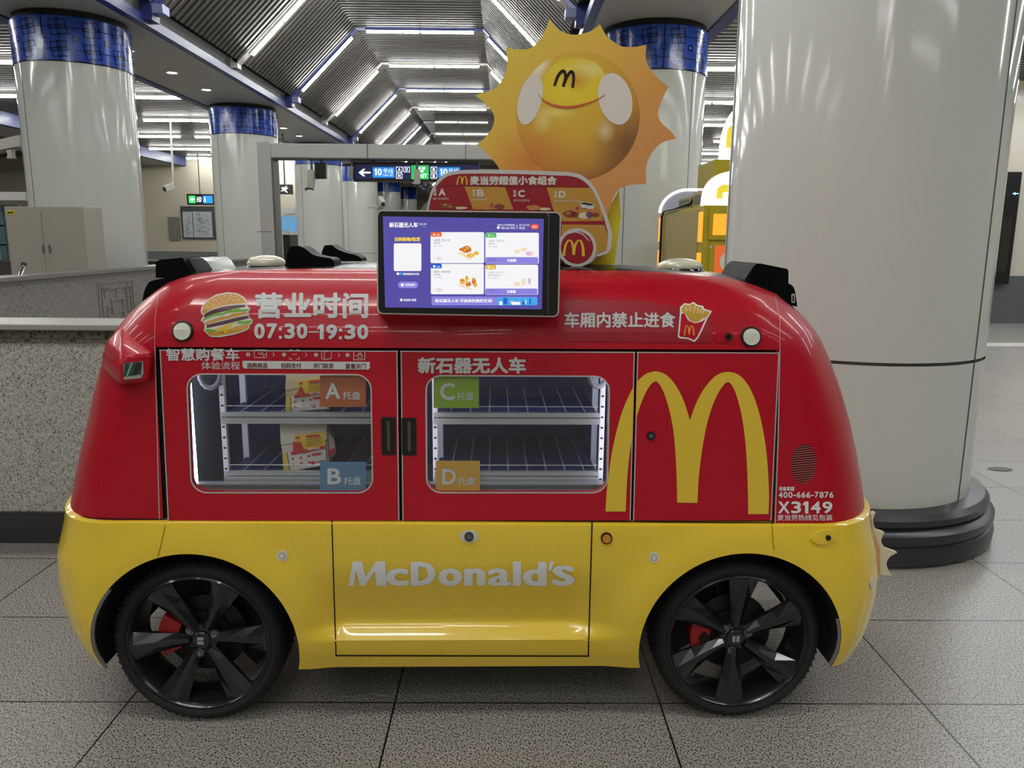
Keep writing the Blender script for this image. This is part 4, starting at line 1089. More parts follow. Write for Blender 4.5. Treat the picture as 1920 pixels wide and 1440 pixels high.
disc('groove_boss', 835, 614.3, 6, US, RED, V, 0, .004)
d = MB().prism(rrect(863, 995, 896, 1016, 10), lambda u, v: LS(u, v, .003), lambda u, v: LS(u, v, -.004)).build('lock_plate', mat('plate_white', (206, 204, 196), .35), V)
disc('lock_cylinder', 879.5, 1005, 8.6, LS, mat('lock_dark', (84, 84, 80), .3, metal=.8), d, 0, .008)
disc('key_core', 879.5, 1005, 4.4, LS, mat('key_grey', (118, 116, 108), .4, metal=.6), d, .006, .0095)
d = disc('indicator_lamp', 1137, 1008.5, 10.8, LS, BLK, V, 0, .006)
disc('amber_lens', 1137, 1008.5, 8, LS, mat('amber_lens', (206, 132, 14), .15, coat=1), d, 0, .010)
for x, y in ((529.5, 1041.5), (1226, 1045)):
    d = disc('parking_sensor', x, y, 9.8, LS, mat('plate_white', (206, 204, 196), .35), V, 0, .003)
    disc('sensor_ring', x, y, 6, LS, mat('ring_dark', (90, 88, 80), .4), d, 0, .0036); disc('sensor_face', x, y, 5, LS, mat('plate_white', (206, 204, 196), .35), d, 0, .0045)
d = MB().prism(spline([(1520, 1012), (1527, 1000), (1545, 993), (1560, 994), (1564, 1004), (1558, 1014), (1540, 1020)], 4, True), lambda u, v: LS(u, v, .007), lambda u, v: LS(u, v, -.004)).build('sensor_mount', YEL, V, 60)
disc('sensor_eye', 1551, 1006.5, 5, LS, BLK, d, .004, .010)
disc('side_reflector', 1635, 1093, 4.5, LS, mat('plate_white', (206, 204, 196), .35), V, 0, .004, 10)
# speaker vent: slits cut in an oval field
mb = MB()
for i in range(17):
    y = 834+i*4.3; h = 1-((y-868)/38)**2
    if h <= .03: continue
    hw = 23.5*math.sqrt(h)
    mb.poly([(1507-hw, y+2.0), (1507+hw, y-2.2), (1507+hw, y-.2), (1507-hw, y+4.0)], (), UP(.001))
mb.build('speaker_vent', GAP, V)
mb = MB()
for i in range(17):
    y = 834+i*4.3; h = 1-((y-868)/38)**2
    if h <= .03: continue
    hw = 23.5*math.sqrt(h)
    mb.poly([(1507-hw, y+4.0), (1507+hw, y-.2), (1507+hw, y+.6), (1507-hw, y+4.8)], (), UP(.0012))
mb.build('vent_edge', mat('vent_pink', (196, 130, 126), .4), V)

# sensor housing on the left shoulder
def cp(px, py, Y): return car_y(px, py, Y)
h = MB().hull([cp(229, 669, -.045), cp(286, 662, .015), cp(279, 716, .0), cp(224, 719, -.04), cp(189, 673, .13), cp(199, 640, .13), cp(229, 612, .13), cp(193, 692, .13), cp(222, 722, .05), cp(288, 654, .10), cp(282, 712, .14), cp(240, 640, .3), cp(230, 700, .3)], 0, .008).build('sensor_housing', RED, V, 50)
f = lambda o: (lambda u, v: cp(u, v, -.045+(u-229)/57*.06+(v-669)*.0001-.002-o))
MB().prism([(231, 681), (268, 677), (269, 700), (264, 709), (232, 712)], f(.007), f(-.012)).build('lens_frame', SILV, h)
GRN = mat('lens_green', (18, 74, 58), .08, coat=1)
MB().poly([(233, 681), (266, 678), (264.5, 702), (232, 706.5)], (), f(.0085)).build('lens_glass', GRN, h)
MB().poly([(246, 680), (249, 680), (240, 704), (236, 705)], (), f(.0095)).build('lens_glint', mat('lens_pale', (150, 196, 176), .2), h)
MB().poly([(256, 679), (266, 678), (265, 690), (255, 703), (249, 703.5)], (), f(.0091)).build('lens_dark', BLKG, h)

# ---- roof fittings
def slab(name, px, y0, y1, mm, par=V, bev=.0, sm=0):
    pts0 = [cp(a, b, y0) for a, b in px]
    mb = MB()
    mb.prism([(p.x, p.z) for p in pts0], lambda u, v: (u, y0, v), lambda u, v: (u, y1, v))
    return mb.build(name, mm, par, sm)
slab('lidar_pod', spline([(266, 570), (270, 548), (276, 534), (286, 526), (330, 518), (400, 508)], 4)+[(385, 530), (330, 550), (290, 575)], .30, .70, POD)
slab('lidar_pod', [(292, 521), (292, 492), (299, 487), (342, 483), (362, 514), (352, 522)], .32, .62, POD)
slab('pod_window', [(344, 484), (380, 484), (388, 490), (404, 513), (364, 514)], .36, .6, mat('pod_glass', (92, 94, 97), .15, coat=.6))
slab('lidar_pod', [(1393, 530), (1412, 500), (1418, 495), (1426, 494), (1476, 504), (1478.5, 508), (1478.5, 531), (1440, 530)], .32, .62, POD)
slab('lidar_pod', [(1390, 532), (1410, 522), (1440, 526), (1472, 529)]+spline([(1480, 532), (1487, 537), (1491, 548), (1495, 575)], 4)+[(1470, 570), (1440, 552)], .30, .70, POD)
slab('pod_light', rrect(1484.5, 551, 1490.5, 568, 2.5), .296, .30, mat('plate_white', (206, 204, 196), .35))
slab('pod_light_core', rrect(1486, 553.5, 1489, 565.5, 1.2), .294, .30, BLK)
for (x0, x1, yt, yb) in ((464, 536, 478, 494), (1234, 1317, 484, 499)):
    c0, c1, ct = cp(x0, yb, .5), cp(x1, yb, .5), cp((x0+x1)/2, yt, .5); rr = (c1.x-c0.x)/2; hh = ct.z-c0.z; zb_ = c0.z
    pr = [(rr*math.cos(R(q)), hh*math.sin(R(q))) for q in range(0, 91, 10)]
    MB().lathe([(rr*.98, -.02), (rr, -.004)]+pr, 40, (c0.x+rr, .5, zb_)).build('antenna_dome', mat('dome_cream', (196, 190, 168), .22, coat=.5), V, 50)
    MB().lathe([(rr*1.12, -.05), (rr*1.1, -.02), (rr*.98, -.004)], 40, (c0.x+rr, .5, zb_)).build('dome_base', BLKG, V, 50)
slab('roof_fin', [(534, 500), (538, 478), (543, 463), (547, 461.5), (560, 461)]+spline([(562, 461.5), (572, 466), (586, 477), (604, 482), (619, 484), (626, 490), (627, 500)], 4), .34, .46, POD)
slab('roof_fin', [(600, 490), (604, 470), (608, 460.5), (613, 459.5), (621, 459.5)]+spline([(624, 461), (634, 468), (650, 474), (668, 478.5), (677, 484)], 4)+[(678, 490)], .62, .74, POD)

# ---- touch screen on the front of the cantrail
SC = -.05
pl = lambda o: (lambda u, v: cp(u, v, SC-o))
def quad(pts): return pts
out = spline([(710, 394), (740, 394.2)], 1)
BZ = [(706, 402), (708, 396), (714, 393.3), (1044, 397), (1050, 400), (1052, 407), (1048, 586), (1045, 592), (1038, 594.5), (716, 589), (709, 586), (707, 578)]
scr = MB().prism(BZ, lambda u, v: pl(0)(u, v), lambda u, v: pl(-.11)(u, v)).build('touch_screen', [mat('bezel_edge', (190, 188, 180), .4)], V)
IN = [(708.5, 404), (710.5, 398.5), (715, 396), (1043, 399.5), (1048, 402), (1049.5, 408), (1045.5, 585), (1043, 590), (1037, 592), (717, 586.5), (711.5, 584), (709.5, 577)]
MB().prism(IN, pl(.002), pl(-.01)).build('bezel', BLK, scr)
MB().poly([(1028, 400), (1030.2, 400), (1028, 590), (1026, 590)], (), pl(.0026)).poly([(1022, 398.7), (1028, 399.5), (1029, 406), (1027, 406)], (), pl(.0026)).build('bezel_join', mat('join_grey', (70, 70, 72), .4), scr)
MB().prism(ell(1038, 496.5, 4, 4.5, 18), pl(.004), pl(.001)).build('camera_eye', mat('eye_dark', (30, 30, 34), .2), scr)
def em(n, rgb, e=.95):
    m = mat(n, rgb, .5, emit=e, spec=.1); m.node_tree.nodes['Principled BSDF'].inputs['Base Color'].default_value = (.02, .02, .02, 1); return m
SCV = em('screen_violet', (92, 84, 178), .8)
def sx(x, y):                                      # detail crop -> photo pixel
    return (700+x*.1875, 385+y*.1875)
MB().poly([sx(95, 110), sx(1705, 135), sx(1685, 1040), sx(118, 1020)], (), pl(.003)).build('display', SCV, scr)
ui = MB(); UM = [em('ui_white', (250, 250, 252)), em('ui_orange', (236, 108, 40)), em('ui_green', (66, 186, 84)), em('ui_blue', (20, 98, 214)), em('ui_amber', (232, 190, 40)), em('ui_lilac', (142, 134, 226)), em('ui_red', (238, 84, 60)),
                 em('ui_grey', (120, 116, 130)), em('ui_yellow', (250, 214, 60)), em('ui_violet', (92, 84, 178), .8), em('ui_sky', (70, 170, 235)), em('food_brown', (214, 112, 36)), em('food_gold', (238, 182, 70)), em('food_pale', (246, 226, 196)), em('food_pink', (226, 190, 226)), em('ui_faint', (176, 172, 184)), em('ui_pink', (196, 120, 130))]
def srr(x0, y0, x1, y1, r_): return [sx(*p) for p in rrect(x0, y0, x1, y1, r_, 4)]
e1, e2, e3, e4 = pl(.0036), pl(.0042), pl(.0048), pl(.0054)
for (x0, y0, x1, y1) in ((572, 268, 1108, 578), (1120, 274, 1655, 584), (575, 585, 1105, 889), (1118, 594, 1648, 896)): ui.poly(srr(x0, y0, x1, y1, 16), (), e1, 0)
ui.poly(srr(205, 380, 480, 657, 14), (), e1, 0)                              # blank code card
for (x0, y0, x1, y1, m_) in ((572, 268, 684, 314, 1), (1122, 276, 1230, 322, 2), (575, 585, 684, 630, 3), (1122, 594, 1228, 640, 4)): ui.poly(srr(x0, y0, x1, y1, 12), (), e2, m_)
for (x0, y0, x1, y1) in ((1122, 518, 1648, 582), (1120, 832, 1642, 894)): ui.poly(srr(x0, y0, x1, y1, 12), (), e2, 5)
ui.poly(srr(1572, 186, 1655, 240, 26), (), e1, 6)
ui.poly(srr(246, 763, 448, 828, 32), (), e1, 5); ui.poly([sx(*p) for p in ell(290, 796, 16, 16, 14)], (), e2, 0)
ui.poly(srr(582, 912, 1640, 1000, 14), (), e1, 5); ui.poly(srr(1240, 920, 1640, 1000, 12), (), e2, 10)
for (x0, y0, x1, y1, m_) in ((1260, 960, 1290, 998, 0), (1300, 925, 1340, 990, 3), (1370, 955, 1400, 985, 14), (1385, 965, 1470, 995, 0), (1520, 945, 1530, 985, 0), (1560, 925, 1575, 995, 3), (1600, 930, 1635, 995, 10), (1490, 960, 1510, 998, 3)): ui.poly(srr(x0, y0, x1, y1, 5), (), e3, m_)
for cx, cy, m_ in ((246, 684, 0), (277, 684, 10), (280, 946, 0), (1250, 224, 0)): ui.poly([sx(*p) for p in ell(cx, cy, 14, 14, 12)], (), e2, m_)
ui.poly(srr(1434, 192, 1439, 236, 1), (), e1, 0)
def st(txt, x0, y0, x1, y1, m_, e=e3, bold=.0): put_text(ui, txt, sx(x0, y0)+sx(x1, y1), e, bold, m_)
st('新石器无人车', 160, 170, 445, 222, 0, e1, .35); st('X3149', 455, 178, 528, 198, 0, e1); st('20ms', 484, 206, 528, 222, 2, e1)
st('扫码购物/取货', 212, 318, 468, 360, 8, e1, .35); st('请使用微信/支付宝', 296, 675, 458, 698, 0, e1, .1); st('取货码取货', 320, 782, 418, 808, 0, e2, .1); st('其他用户登录', 302, 934, 430, 960, 0, e1, .1)
st('全国24小时客服热线', 1238, 186, 1416, 208, 0, e1); st('400-666-7876', 1276, 216, 1418, 238, 0, e1); st('柜门打不开?', 1458, 188, 1564, 210, 0, e1); st('看这里', 1458, 216, 1516, 240, 0, e1); st('帮助', 1590, 203, 1636, 226, 0, e2)
st('新石器无人车 开启你的美好生活!', 618, 936, 1190, 972, 0, e2, .25)
st('A', 596, 280, 620, 304, 0, e3, .3); st('托盘', 628, 286, 664, 304, 0); st('C', 1143, 288, 1168, 312, 0, e3, .3); st('托盘', 1174, 294, 1210, 312, 0); st('B', 598, 598, 622, 622, 0, e3, .3); st('托盘', 630, 604, 666, 622, 0); st('D', 1143, 606, 1168, 630, 0, e3, .3); st('托盘', 1174, 612, 1210, 630, 0)
for (x, y, m_, a, b, n_, pr, cx) in ((600, 336, 7, 'A套餐  脆汁鸡/', '菠萝派', '22', 0, 0), (1146, 344, 15, 'C套餐  香芋派/', '菠萝派', '12', 1, 0), (602, 652, 7, 'B套餐  麦辣鸡翅', '4块', '25', 0, 0), (1146, 660, 15, 'D套餐  热朱古力/', '麦辣鸡翅2块', '17', 1, 0)):
    st(a, x, y, x+170, y+24, m_, e2); st(b, x, y+30, x+(70 if len(b) < 4 else 130), y+52, m_, e2); st('鸡块 薯条', x, y+62, x+96, y+76, 15, e2)
    st(n_, x+34, y+(178 if not pr else 182), x+72, y+(208 if not pr else 210), 16 if not pr else 9, e3); st('¥', x+8, y+190, x+20, y+206, 16 if not pr else 9, e3); st('起', x+82, y+190, x+96, y+206, 16 if not pr else 9, e3)
st('已售罄', 1338, 536, 1430, 566, 0, e3, .25); st('已售罄', 1336, 848, 1424, 878, 0, e3, .25)
random.seed(11)
def blob(cx, cy, rx, ry, m_, e=e2):
    ui.poly([sx(cx+(rx*math.cos(2*math.pi*i/18))*random.uniform(.82, 1.1), cy+(ry*math.sin(2*math.pi*i/18))*random.uniform(.82, 1.1)) for i in range(18)], (), e, m_)
for args in ((930, 440, 52, 36, 11), (880, 440, 22, 16, 11), (975, 500, 44, 22, 12), (1030, 478, 28, 20, 12), (890, 760, 30, 28, 12), (935, 730, 18, 30, 12), (950, 785, 30, 26, 11), (1005, 760, 22, 36, 11), (1020, 795, 22, 22, 12),
             (1440, 460, 30, 22, 13), (1505, 442, 34, 22, 13), (1560, 482, 40, 24, 14), (1590, 478, 20, 20, 13), (1440, 785, 34, 22, 13), (1500, 765, 24, 40, 13), (1560, 760, 16, 36, 14)): blob(*args)
for args in ((940, 425, 20, 12, 12), (915, 448, 14, 10, 12), (985, 495, 18, 9, 8), (890, 750, 14, 10, 11), (945, 775, 12, 10, 12), (1005, 745, 10, 14, 12)): blob(*args, e3)
ui.poly([sx(832, 480), sx(900, 468), sx(990, 540), sx(960, 545)], (), pl(.0039), 13)
ui.poly([sx(835, 798), sx(900, 780), sx(1000, 850), sx(960, 845)], (), pl(.0039), 13)
ui.build('screen_content', UM, scr)

# ---- decals and lettering on the upper body
def deco(name, polys, mats, fn, par=V):
    mb = MB()
    for q, m_ in polys: mb.poly(q, (), fn(.0014+.0003*m_[1]) if isinstance(m_, tuple) else fn(.0014), m_[0] if isinstance(m_, tuple) else m_)
    return conform(mb.build(name, mats, par), ys_upper)
def letter(name, items, mm, fn, par=V):
    mb = MB()
    for it in items: (put_digits if it[0][-1].isdigit() else put_text)(mb, it[0], it[1], fn, it[2] if len(it) > 2 else 0)
    return conform(mb.build(name, mm, par), ys_upper)
letter('hours_lettering', [('营业时间', (479, 548, 691, 597), 1.8), ('07:30', (477, 606, 577, 635), 1.5), ('19:30', (596, 608, 691, 636), 1.5), ('–', (579, 621, 598, 623.5), .4)], GRY, UP(.003))
letter('notice_lettering', [('车厢内禁止进食', (1058, 585, 1266, 614), .8)], GRY, UP(.0034))
conform(MB().poly([(1057, 562), (1120, 562), (1200, 563), (1333, 586), (1333, 642), (1200, 641), (1057, 640)], (), UP(.0022)).build('notice_sticker', REDS, V), ys_upper)
letter('door_lettering', [('智慧购餐车', (313, 652.5, 450, 676), .65), ('体验流程', (379, 677.5, 451, 692), .1)], GRY, UP(.0062))
letter('door_lettering', [('新石器无人车', (783.5, 669, 986, 700), 1.35)], GRY, UP(.0062))
MB().poly([(456, 676), (694, 678), (694, 689), (691, 692.5), (460, 690.5), (456, 687)], (), UP(.0058)).build('step_band', GRY, V)
letter('step_lettering', [('选购商品', (464, 679.5, 502.5, 689.5), .2), ('扫码支付', (528, 680, 565.5, 690), .2), ('开门取货', (588.5, 680.5, 626, 690.5), .2), ('留意关门', (648.5, 681, 686.5, 691), .2)], MAROON, UP(.0066))
mb = MB(); fn = UP(.0060)
def ln(pts, wd=1.1, c=False):
    for q in stroke(pts, wd, c): mb.poly(q, (), fn)
for i, x in enumerate((466.5, 533.5, 593.5, 652.5)): mb.poly(ell(x, 664+i*.4, 3.7, 3.7, 16), (), fn)
ln(rrect(478, 655.5, 501, 670, 2, 3), 1.1, True); ln([(486, 661), (489, 664), (494, 659.5)]); ln([(493, 663), (496, 668), (499, 671), (501, 668), (499.5, 664), (495.5, 664)], .9)
for a in ([(544, 659), (544, 655.5), (549, 655.5)], [(557, 655.5), (562, 655.5), (562, 659)], [(544, 669), (544, 673), (549, 673)], [(557, 673), (562, 673), (562, 669)], [(549, 664), (557, 664)], [(604, 672), (604, 657), (614, 657)], [(609, 659.5), (622, 657), (622, 671.5), (609, 674), (609, 659.5)], [(604, 672), (609, 672)]): ln(a)
ln(rrect(664, 657.5, 684.5, 674, .5, 2), 1.2, True); ln(rrect(671.5, 664.5, 679.5, 670.5, .5, 2), 1.2, True); ln([(673.5, 664), (673.5, 661), (677.5, 661), (677.5, 664)], 1.0); ln([(667, 666), (668.4, 666)], 1.4)
for x, y in ((513, 664), (574, 664.5), (635, 665.5)): ln([(x, y-3), (x+2.6, y), (x, y+3)], 1.1)
mb.build('step_icons', GRY, V)
letter('step_numbers', [(c, (x-1.3, y-2.2, x+1.3, y+2.2)) for c, x, y in (('1', 466.5, 664), ('2', 533.5, 664.4), ('3', 593.5, 664.8), ('4', 652.5, 665.2))], MAROON, UP(.0066))
letter('contact_lettering', [('设备客服', (1459.5, 911.5, 1489, 920), .25), ('400-666-7876', (1459, 921.5, 1562, 933), .4), ('X3149', (1458.5, 939.5, 1560, 962), .9), ('麦当劳热线见包装', (1457, 964, 1560, 975.5), .15)], WHT, UP(.003))

# big golden arches emblem, interrupted by the door gap
mb = MB().poly(arches(1135, 695.5, 1441, 963), (), UP(.0045))
o = mb.build('arches_emblem', GOLD, V)
bm = bmesh.new(); bm.from_mesh(o.data); bx = BASE[V].x
for xx in (.4005, .4095):
    bmesh.ops.bisect_plane(bm, geom=bm.verts[:]+bm.edges[:]+bm.faces[:], plane_co=(xx-bx, 0, 0), plane_no=(1, 0, 0))
bmesh.ops.delete(bm, geom=[f for f in bm.faces if .4005 < f.calc_center_median().x+bx < .4095], context='FACES')
bm.to_mesh(o.data); bm.free()

# burger picture
def bc(pts): return [(360+x*.17708, 540+y*.17708) for x, y in pts]
BUN = mat('print_bun', (196, 140, 44), .45); PAT = mat('print_patty', (74, 16, 28), .45); LET = mat('print_green', (112, 166, 44), .45); CHE = mat('print_cheese', (208, 172, 30), .45); ONI = mat('print_pale', (206, 204, 196), .45)
BG = [ONI, BUN, PAT, LET, CHE]
polys = [([(95,240),(110,190),(170,120),(260,68),(380,44),(480,54),(560,98),(590,155),(588,190),(622,220),(604,248),(604,285),(612,310),(648,338),(640,372),(616,388),(610,425),(560,458),(450,492),(300,520),(200,516),(160,482),(128,450),(138,420),(136,375),(95,342),(112,310),(125,290),(100,268)], (0, 0)),
 ([(108,240),(125,185),(180,125),(265,80),(380,57),(475,67),(548,108),(574,158),(480,165),(330,185),(220,215),(130,270),(112,262)], (1, 1)),
 ([(128,302),(140,270),(230,225),(340,195),(480,178),(568,176),(570,202),(480,212),(380,238),(250,268),(140,312)], (2, 1)),
 ([(140,362),(230,330),(330,300),(450,265),(590,252),(590,275),(480,300),(300,345),(150,388)], (1, 1)),
 ([(110,345),(135,315),(200,290),(260,262),(340,262),(370,235),(450,225),(490,205),(530,225),(600,215),(615,230),(560,248),(500,250),(400,262),(330,285),(230,300),(160,330),(120,352)], (3, 2)),
 ([(180,330),(230,310),(260,312),(230,330),(200,342)], (0, 3)), ([(320,290),(370,270),(430,265),(400,290),(360,302)], (0, 3)),
 ([(155,390),(300,355),(480,310),(595,290),(608,320),(500,345),(350,385),(160,425)], (2, 1)),
 ([(165,470),(280,460),(365,492),(410,430),(480,400),(610,385),(600,420),(540,450),(430,480),(280,505),(195,505)], (1, 1)),
 ([(240,430),(350,400),(430,368),(472,370),(400,425),(365,490),(330,460),(280,440)], (4, 2)),
 ([(468,372),(500,345),(560,350),(630,336),(640,350),(600,380),(540,384)], (3, 3)), ([(410,415),(440,385),(480,375),(500,392),(450,412)], (0, 3)),
 ([(135,440),(180,430),(240,440),(280,450),(230,462),(170,470)], (3, 3))]
for (x, y) in ((180,152),(235,120),(290,98),(355,84),(412,80),(460,90),(262,138),(325,128),(400,112),(440,130),(500,124),(292,164),(365,150),(232,178),(172,202)): polys.append(([(x-7,y-4),(x+5,y-7),(x+8,y+3),(x-4,y+7)], (0, 2)))
deco('burger_picture', [(bc(q), m_) for q, m_ in polys], BG, lambda e: UP(e+.0014))
# fries picture
def fc(pts): return [(1040+x*.20833, 555+y*.20833) for x, y in pts]
FR = mat('print_fries', (196, 152, 40), .45)
polys = [([(1105,362),(1125,150),(1126,100),(1165,63),(1215,70),(1245,50),(1285,80),(1332,88),(1345,115),(1412,135),(1372,205),(1292,372),(1256,413),(1200,387),(1122,380)], (0, 0)),
 ([(1118,355),(1138,158),(1165,155),(1200,220),(1260,245),(1320,230),(1355,205),(1280,365),(1252,398),(1200,373),(1130,366)], (1, 1)),
 ([(1140,140),(1138,110),(1165,78),(1210,82),(1240,65),(1275,90),(1325,102),(1335,125),(1395,140),(1362,195),(1330,198),(1300,225),(1260,236),(1215,220),(1180,165)], (2, 2))]
for a, b in (((1178,95),(1186,130)),((1215,90),(1216,130)),((1262,85),(1250,150)),((1290,105),(1280,150)),((1318,115),(1300,150)),((1340,135),(1322,165))): polys.append((stroke([a, b], 5)[0], (0, 3)))
polys.append((arches(1160, 262, 1255, 354), (3, 3)))
deco('fries_picture', [(fc(q), m_) for q, m_ in polys], [WHT, RED, FR, mat('print_orange', (226, 150, 40), .45)], lambda e: UP(e+.002))

# lettering on the yellow skirt
def mc(x0, y0, x1, y1): return (540+x0*.36458, 960+y0*.36458, 540+x1*.36458, 960+y1*.36458)
fn = LO(.003); mb = MB()
mb.poly([(653.5, 1097.5), (662, 1052), (679, 1052), (686, 1079), (706, 1052), (723, 1052), (725, 1097.5), (707, 1097.5), (703, 1070), (685, 1097.5), (676, 1097.5), (668, 1070), (664, 1097.5)], (), fn)
for ch, x0, y0, x1, y1 in (('c', 503, 287, 622, 379), ('D', 632, 253, 760, 377), ('o', 773, 287, 897, 379), ('n', 906, 287, 1016, 377), ('a', 1028, 287, 1146, 379), ('l', 1156, 253, 1198, 377), ('d', 1205, 253, 1330, 379), ('s', 1358, 272, 1473, 379)):
    b = mc(x0, y0, x1, y1); wd = (4.4, 2.4) if ch not in 'as' else (3.6, 1.5)
    if ch == 'l': mb.poly([(b[0], b[1]), (b[2], b[1]), (b[2], b[3]), (b[0], b[3])], (), fn)
    else: put_text(mb, ch, b, fn, wd)
b = mc(1337, 253, 1370, 298); mb.poly([(b[0]+4, b[1]), (b[2], b[1]), (b[2]-6, b[3]), (b[0], b[3])], (), fn)
conform(mb.build('skirt_lettering', WHT, V), ys_lower)
# ================================================================== BOARDS ON THE ROOF AND BAGS ON THE SHELVES
# menu board shaped like a little van
def mcx(pts): return [(790+x*.19271, 310+y*.19271) for x, y in pts]
MY = .34
base = cp(975, 497, MY)
MBD = thing('menu_board', 'van-shaped red and yellow menu board with white rim standing on the roof behind the screen', 'menu board', (base.x, MY, base.z), None, True)
pm = lambda o: (lambda u, v: cp(u, v, MY-o))
out = mcx(spline([(55,430),(75,320),(110,215),(160,140),(235,80),(340,52),(520,42),(900,45),(1300,60),(1450,67),(1560,97),(1650,170),(1720,280),(1790,450),(1840,600),(1855,680),(1835,830),(1740,880),(1700,885)], 4)+spline([(1700,885),(1660,940),(1580,975),(1480,976),(1400,960)], 3)[1:]+[(1370,900),(1370,860),(300,860),(60,860)])
MB().prism(out, pm(0), pm(-.02)).build('rim_board', mat('board_white', (196, 194, 190), .45), MBD)
inn = mcx(spline([(70,430),(95,320),(130,235),(180,165),(250,110),(345,86),(520,80),(900,84),(1300,98),(1440,104),(1540,130),(1620,190),(1690,290),(1755,450),(1800,600),(1815,680),(1800,800),(1790,825)], 4)+[(1730,850),(1700,870),(1370,860),(70,860)])
BR = mat('board_red', (146, 10, 28), .45); BY = mat('board_yellow', (184, 138, 52), .45)
mb = MB().poly(inn, (), pm(.001), 0)
for q in ([(418,205),(815,213),(895,430),(505,428)], [(1220,215),(1640,218),(1690,290),(1755,450),(1770,540),(1365,545),(1285,430)], [(1365,575),(1780,580),(1815,680),(1800,800),(1790,825),(1730,850),(1700,870),(1365,860)]): mb.poly(mcx(q), (), pm(.0016), 1)
for q in ([(90,195),(1630,212),(1630,216),(90,199)],): mb.poly(mcx(q), (), pm(.002), 2)
mb.build('menu_print', [BR, BY, MAROON], MBD)
mb = MB()
mb.poly(mcx(ell(1515, 800, 188, 188, 40)), (), pm(.002), 0); mb.poly(mcx(ell(1515, 800, 158, 158, 40)), (), pm(.0026), 1)
mb.poly(mcx(arches(1375, 722, 1590, 884)), (), pm(.0032), 2)
mb.poly(mcx([(1380,690),(1430,655),(1500,640),(1570,660),(1640,735),(1628,735),(1565,672),(1500,652),(1432,668)]), (), pm(.0032), 0)
mb.build('round_emblem', [MATS['board_white'], BR, GOLD], MBD)
def mbx(x0, y0, x1, y1): return mcx([(x0, y0)])[0]+mcx([(x1, y1)])[0]
mb = MB(); f = pm(.0026)
put_text(mb, '麦当劳超值小食组合', mbx(472, 102, 1318, 192), f, .9)
for ch, x, y in (('A', 168, 226), ('B', 542, 234), ('C', 940, 240), ('D', 1336, 248)): put_text(mb, ch, mbx(x, y, x+68, y+70), f, .9)
for x, y in ((118, 228), (496, 234), (893, 240), (1290, 248)): put_text(mb, '套', mbx(x, y, x+32, y+34), f, .15); put_text(mb, '餐', mbx(x, y+36, x+32, y+70), f, .15)
for tx, x, y, x1 in (('脆汁鸡/菠萝派', 114, 314, 268), ('麦辣鸡翅4块', 498, 322, 638), ('香芋派/菠萝派', 896, 330, 1052), ('麦辣鸡翅热朱古力组合', 1294, 336, 1545)): put_text(mb, tx, mbx(x, y, x1, y+22), f)
mb.build('lettering', mat('board_text', (206, 200, 190), .45), MBD)
MB().poly(mcx(arches(342, 104, 450, 190)), (), f).build('arches_emblem', GOLD, MBD)
mb = MB(); random.seed(21)
def fb_(cx, cy, rx, ry, m_, e=.003): mb.poly(mcx([(cx+rx*math.cos(2*math.pi*i/16)*random.uniform(.85, 1.1), cy+ry*math.sin(2*math.pi*i/16)*random.uniform(.85, 1.1)) for i in range(16)]), (), pm(e), m_)
for a in ((250,395,75,32,0),(390,415,60,14,3),(640,410,50,26,1),(690,385,26,30,1),(760,400,50,26,0),(1090,412,70,26,1),(1200,425,60,14,3),(1440,470,60,34,0),(1510,430,50,46,1),(1500,480,36,28,0),(1580,490,60,34,3),(1680,440,50,22,1),(1690,480,40,20,0),(1632,480,32,30,4)): fb_(*a)
for a in ((230,385,20,10,1),(280,400,18,9,1),(690,380,12,12,0),(1430,465,20,12,1),(1520,420,16,16,0)): fb_(*a, .0034)
for cx, cy in ((1590, 385), (1640, 395)):
    mb.poly(mcx([(cx-45, cy-14), (cx+45, cy-14), (cx+35, cy+30), (cx-32, cy+28)]), (), pm(.0036), 2); mb.poly(mcx(ell(cx, cy-14, 46, 14, 18)), (), pm(.0038), 2); mb.poly(mcx(ell(cx, cy-14, 36, 9, 18)), (), pm(.004), 5)
mb.build('food_print', [mat('food_rust', (128, 62, 34), .5), mat('food_tan', (190, 124, 62), .5), mat('cup_white', (204, 202, 196), .5), mat('paper_cream', (208, 196, 160), .5), mat('food_purple', (112, 50, 120), .5), BLK], MBD)

# sun-shaped board
def sc(pts): return [(880+x*.27083, y*.27083) for x, y in pts]
SUY = .45
b0 = cp(1045, 497, SUY)
SUN = thing('sun_board', 'large sun-shaped yellow and orange display board with a smile standing on the vehicle roof', 'display board', (b0.x, SUY, b0.z), None, True)
ps = lambda o: (lambda u, v: cp(u, v, SUY-o))
tips = [(553,128),(905,168),(1225,310),(1380,600),(1435,960),(1225,1275)]
mids = [[(600,190),(665,228),(745,240),(840,215)],[(945,240),(1000,290),(1062,322),(1150,324)],[(1222,400),(1245,465),(1300,535)],[(1340,680),(1306,780),(1330,850),(1395,910)],[(1340,985),(1270,1050),(1225,1150)]]
pts = []
for i, tp in enumerate(tips[:-1]):
    pts += spline([tp]+mids[i]+[tips[i+1]], 4)[:-1]
pts += spline([(1225,1275),(1120,1280),(1035,1312),(985,1400),(935,1600),(915,1800)], 4)
pts += [(340,1800)]
pts += spline([(300,1420),(240,1290),(205,1165),(140,1085),(55,1000)], 4)[:-1]
pts += spline([(55,1000),(110,950),(160,880),(170,800),(120,725),(38,660)], 4)[:-1]
pts += spline([(38,660),(120,635),(190,600),(245,520),(262,430),(250,328)], 4)[:-1]
pts += spline([(250,328),(330,342),(420,335),(490,270),(530,200),(553,128)], 4)[:-1]
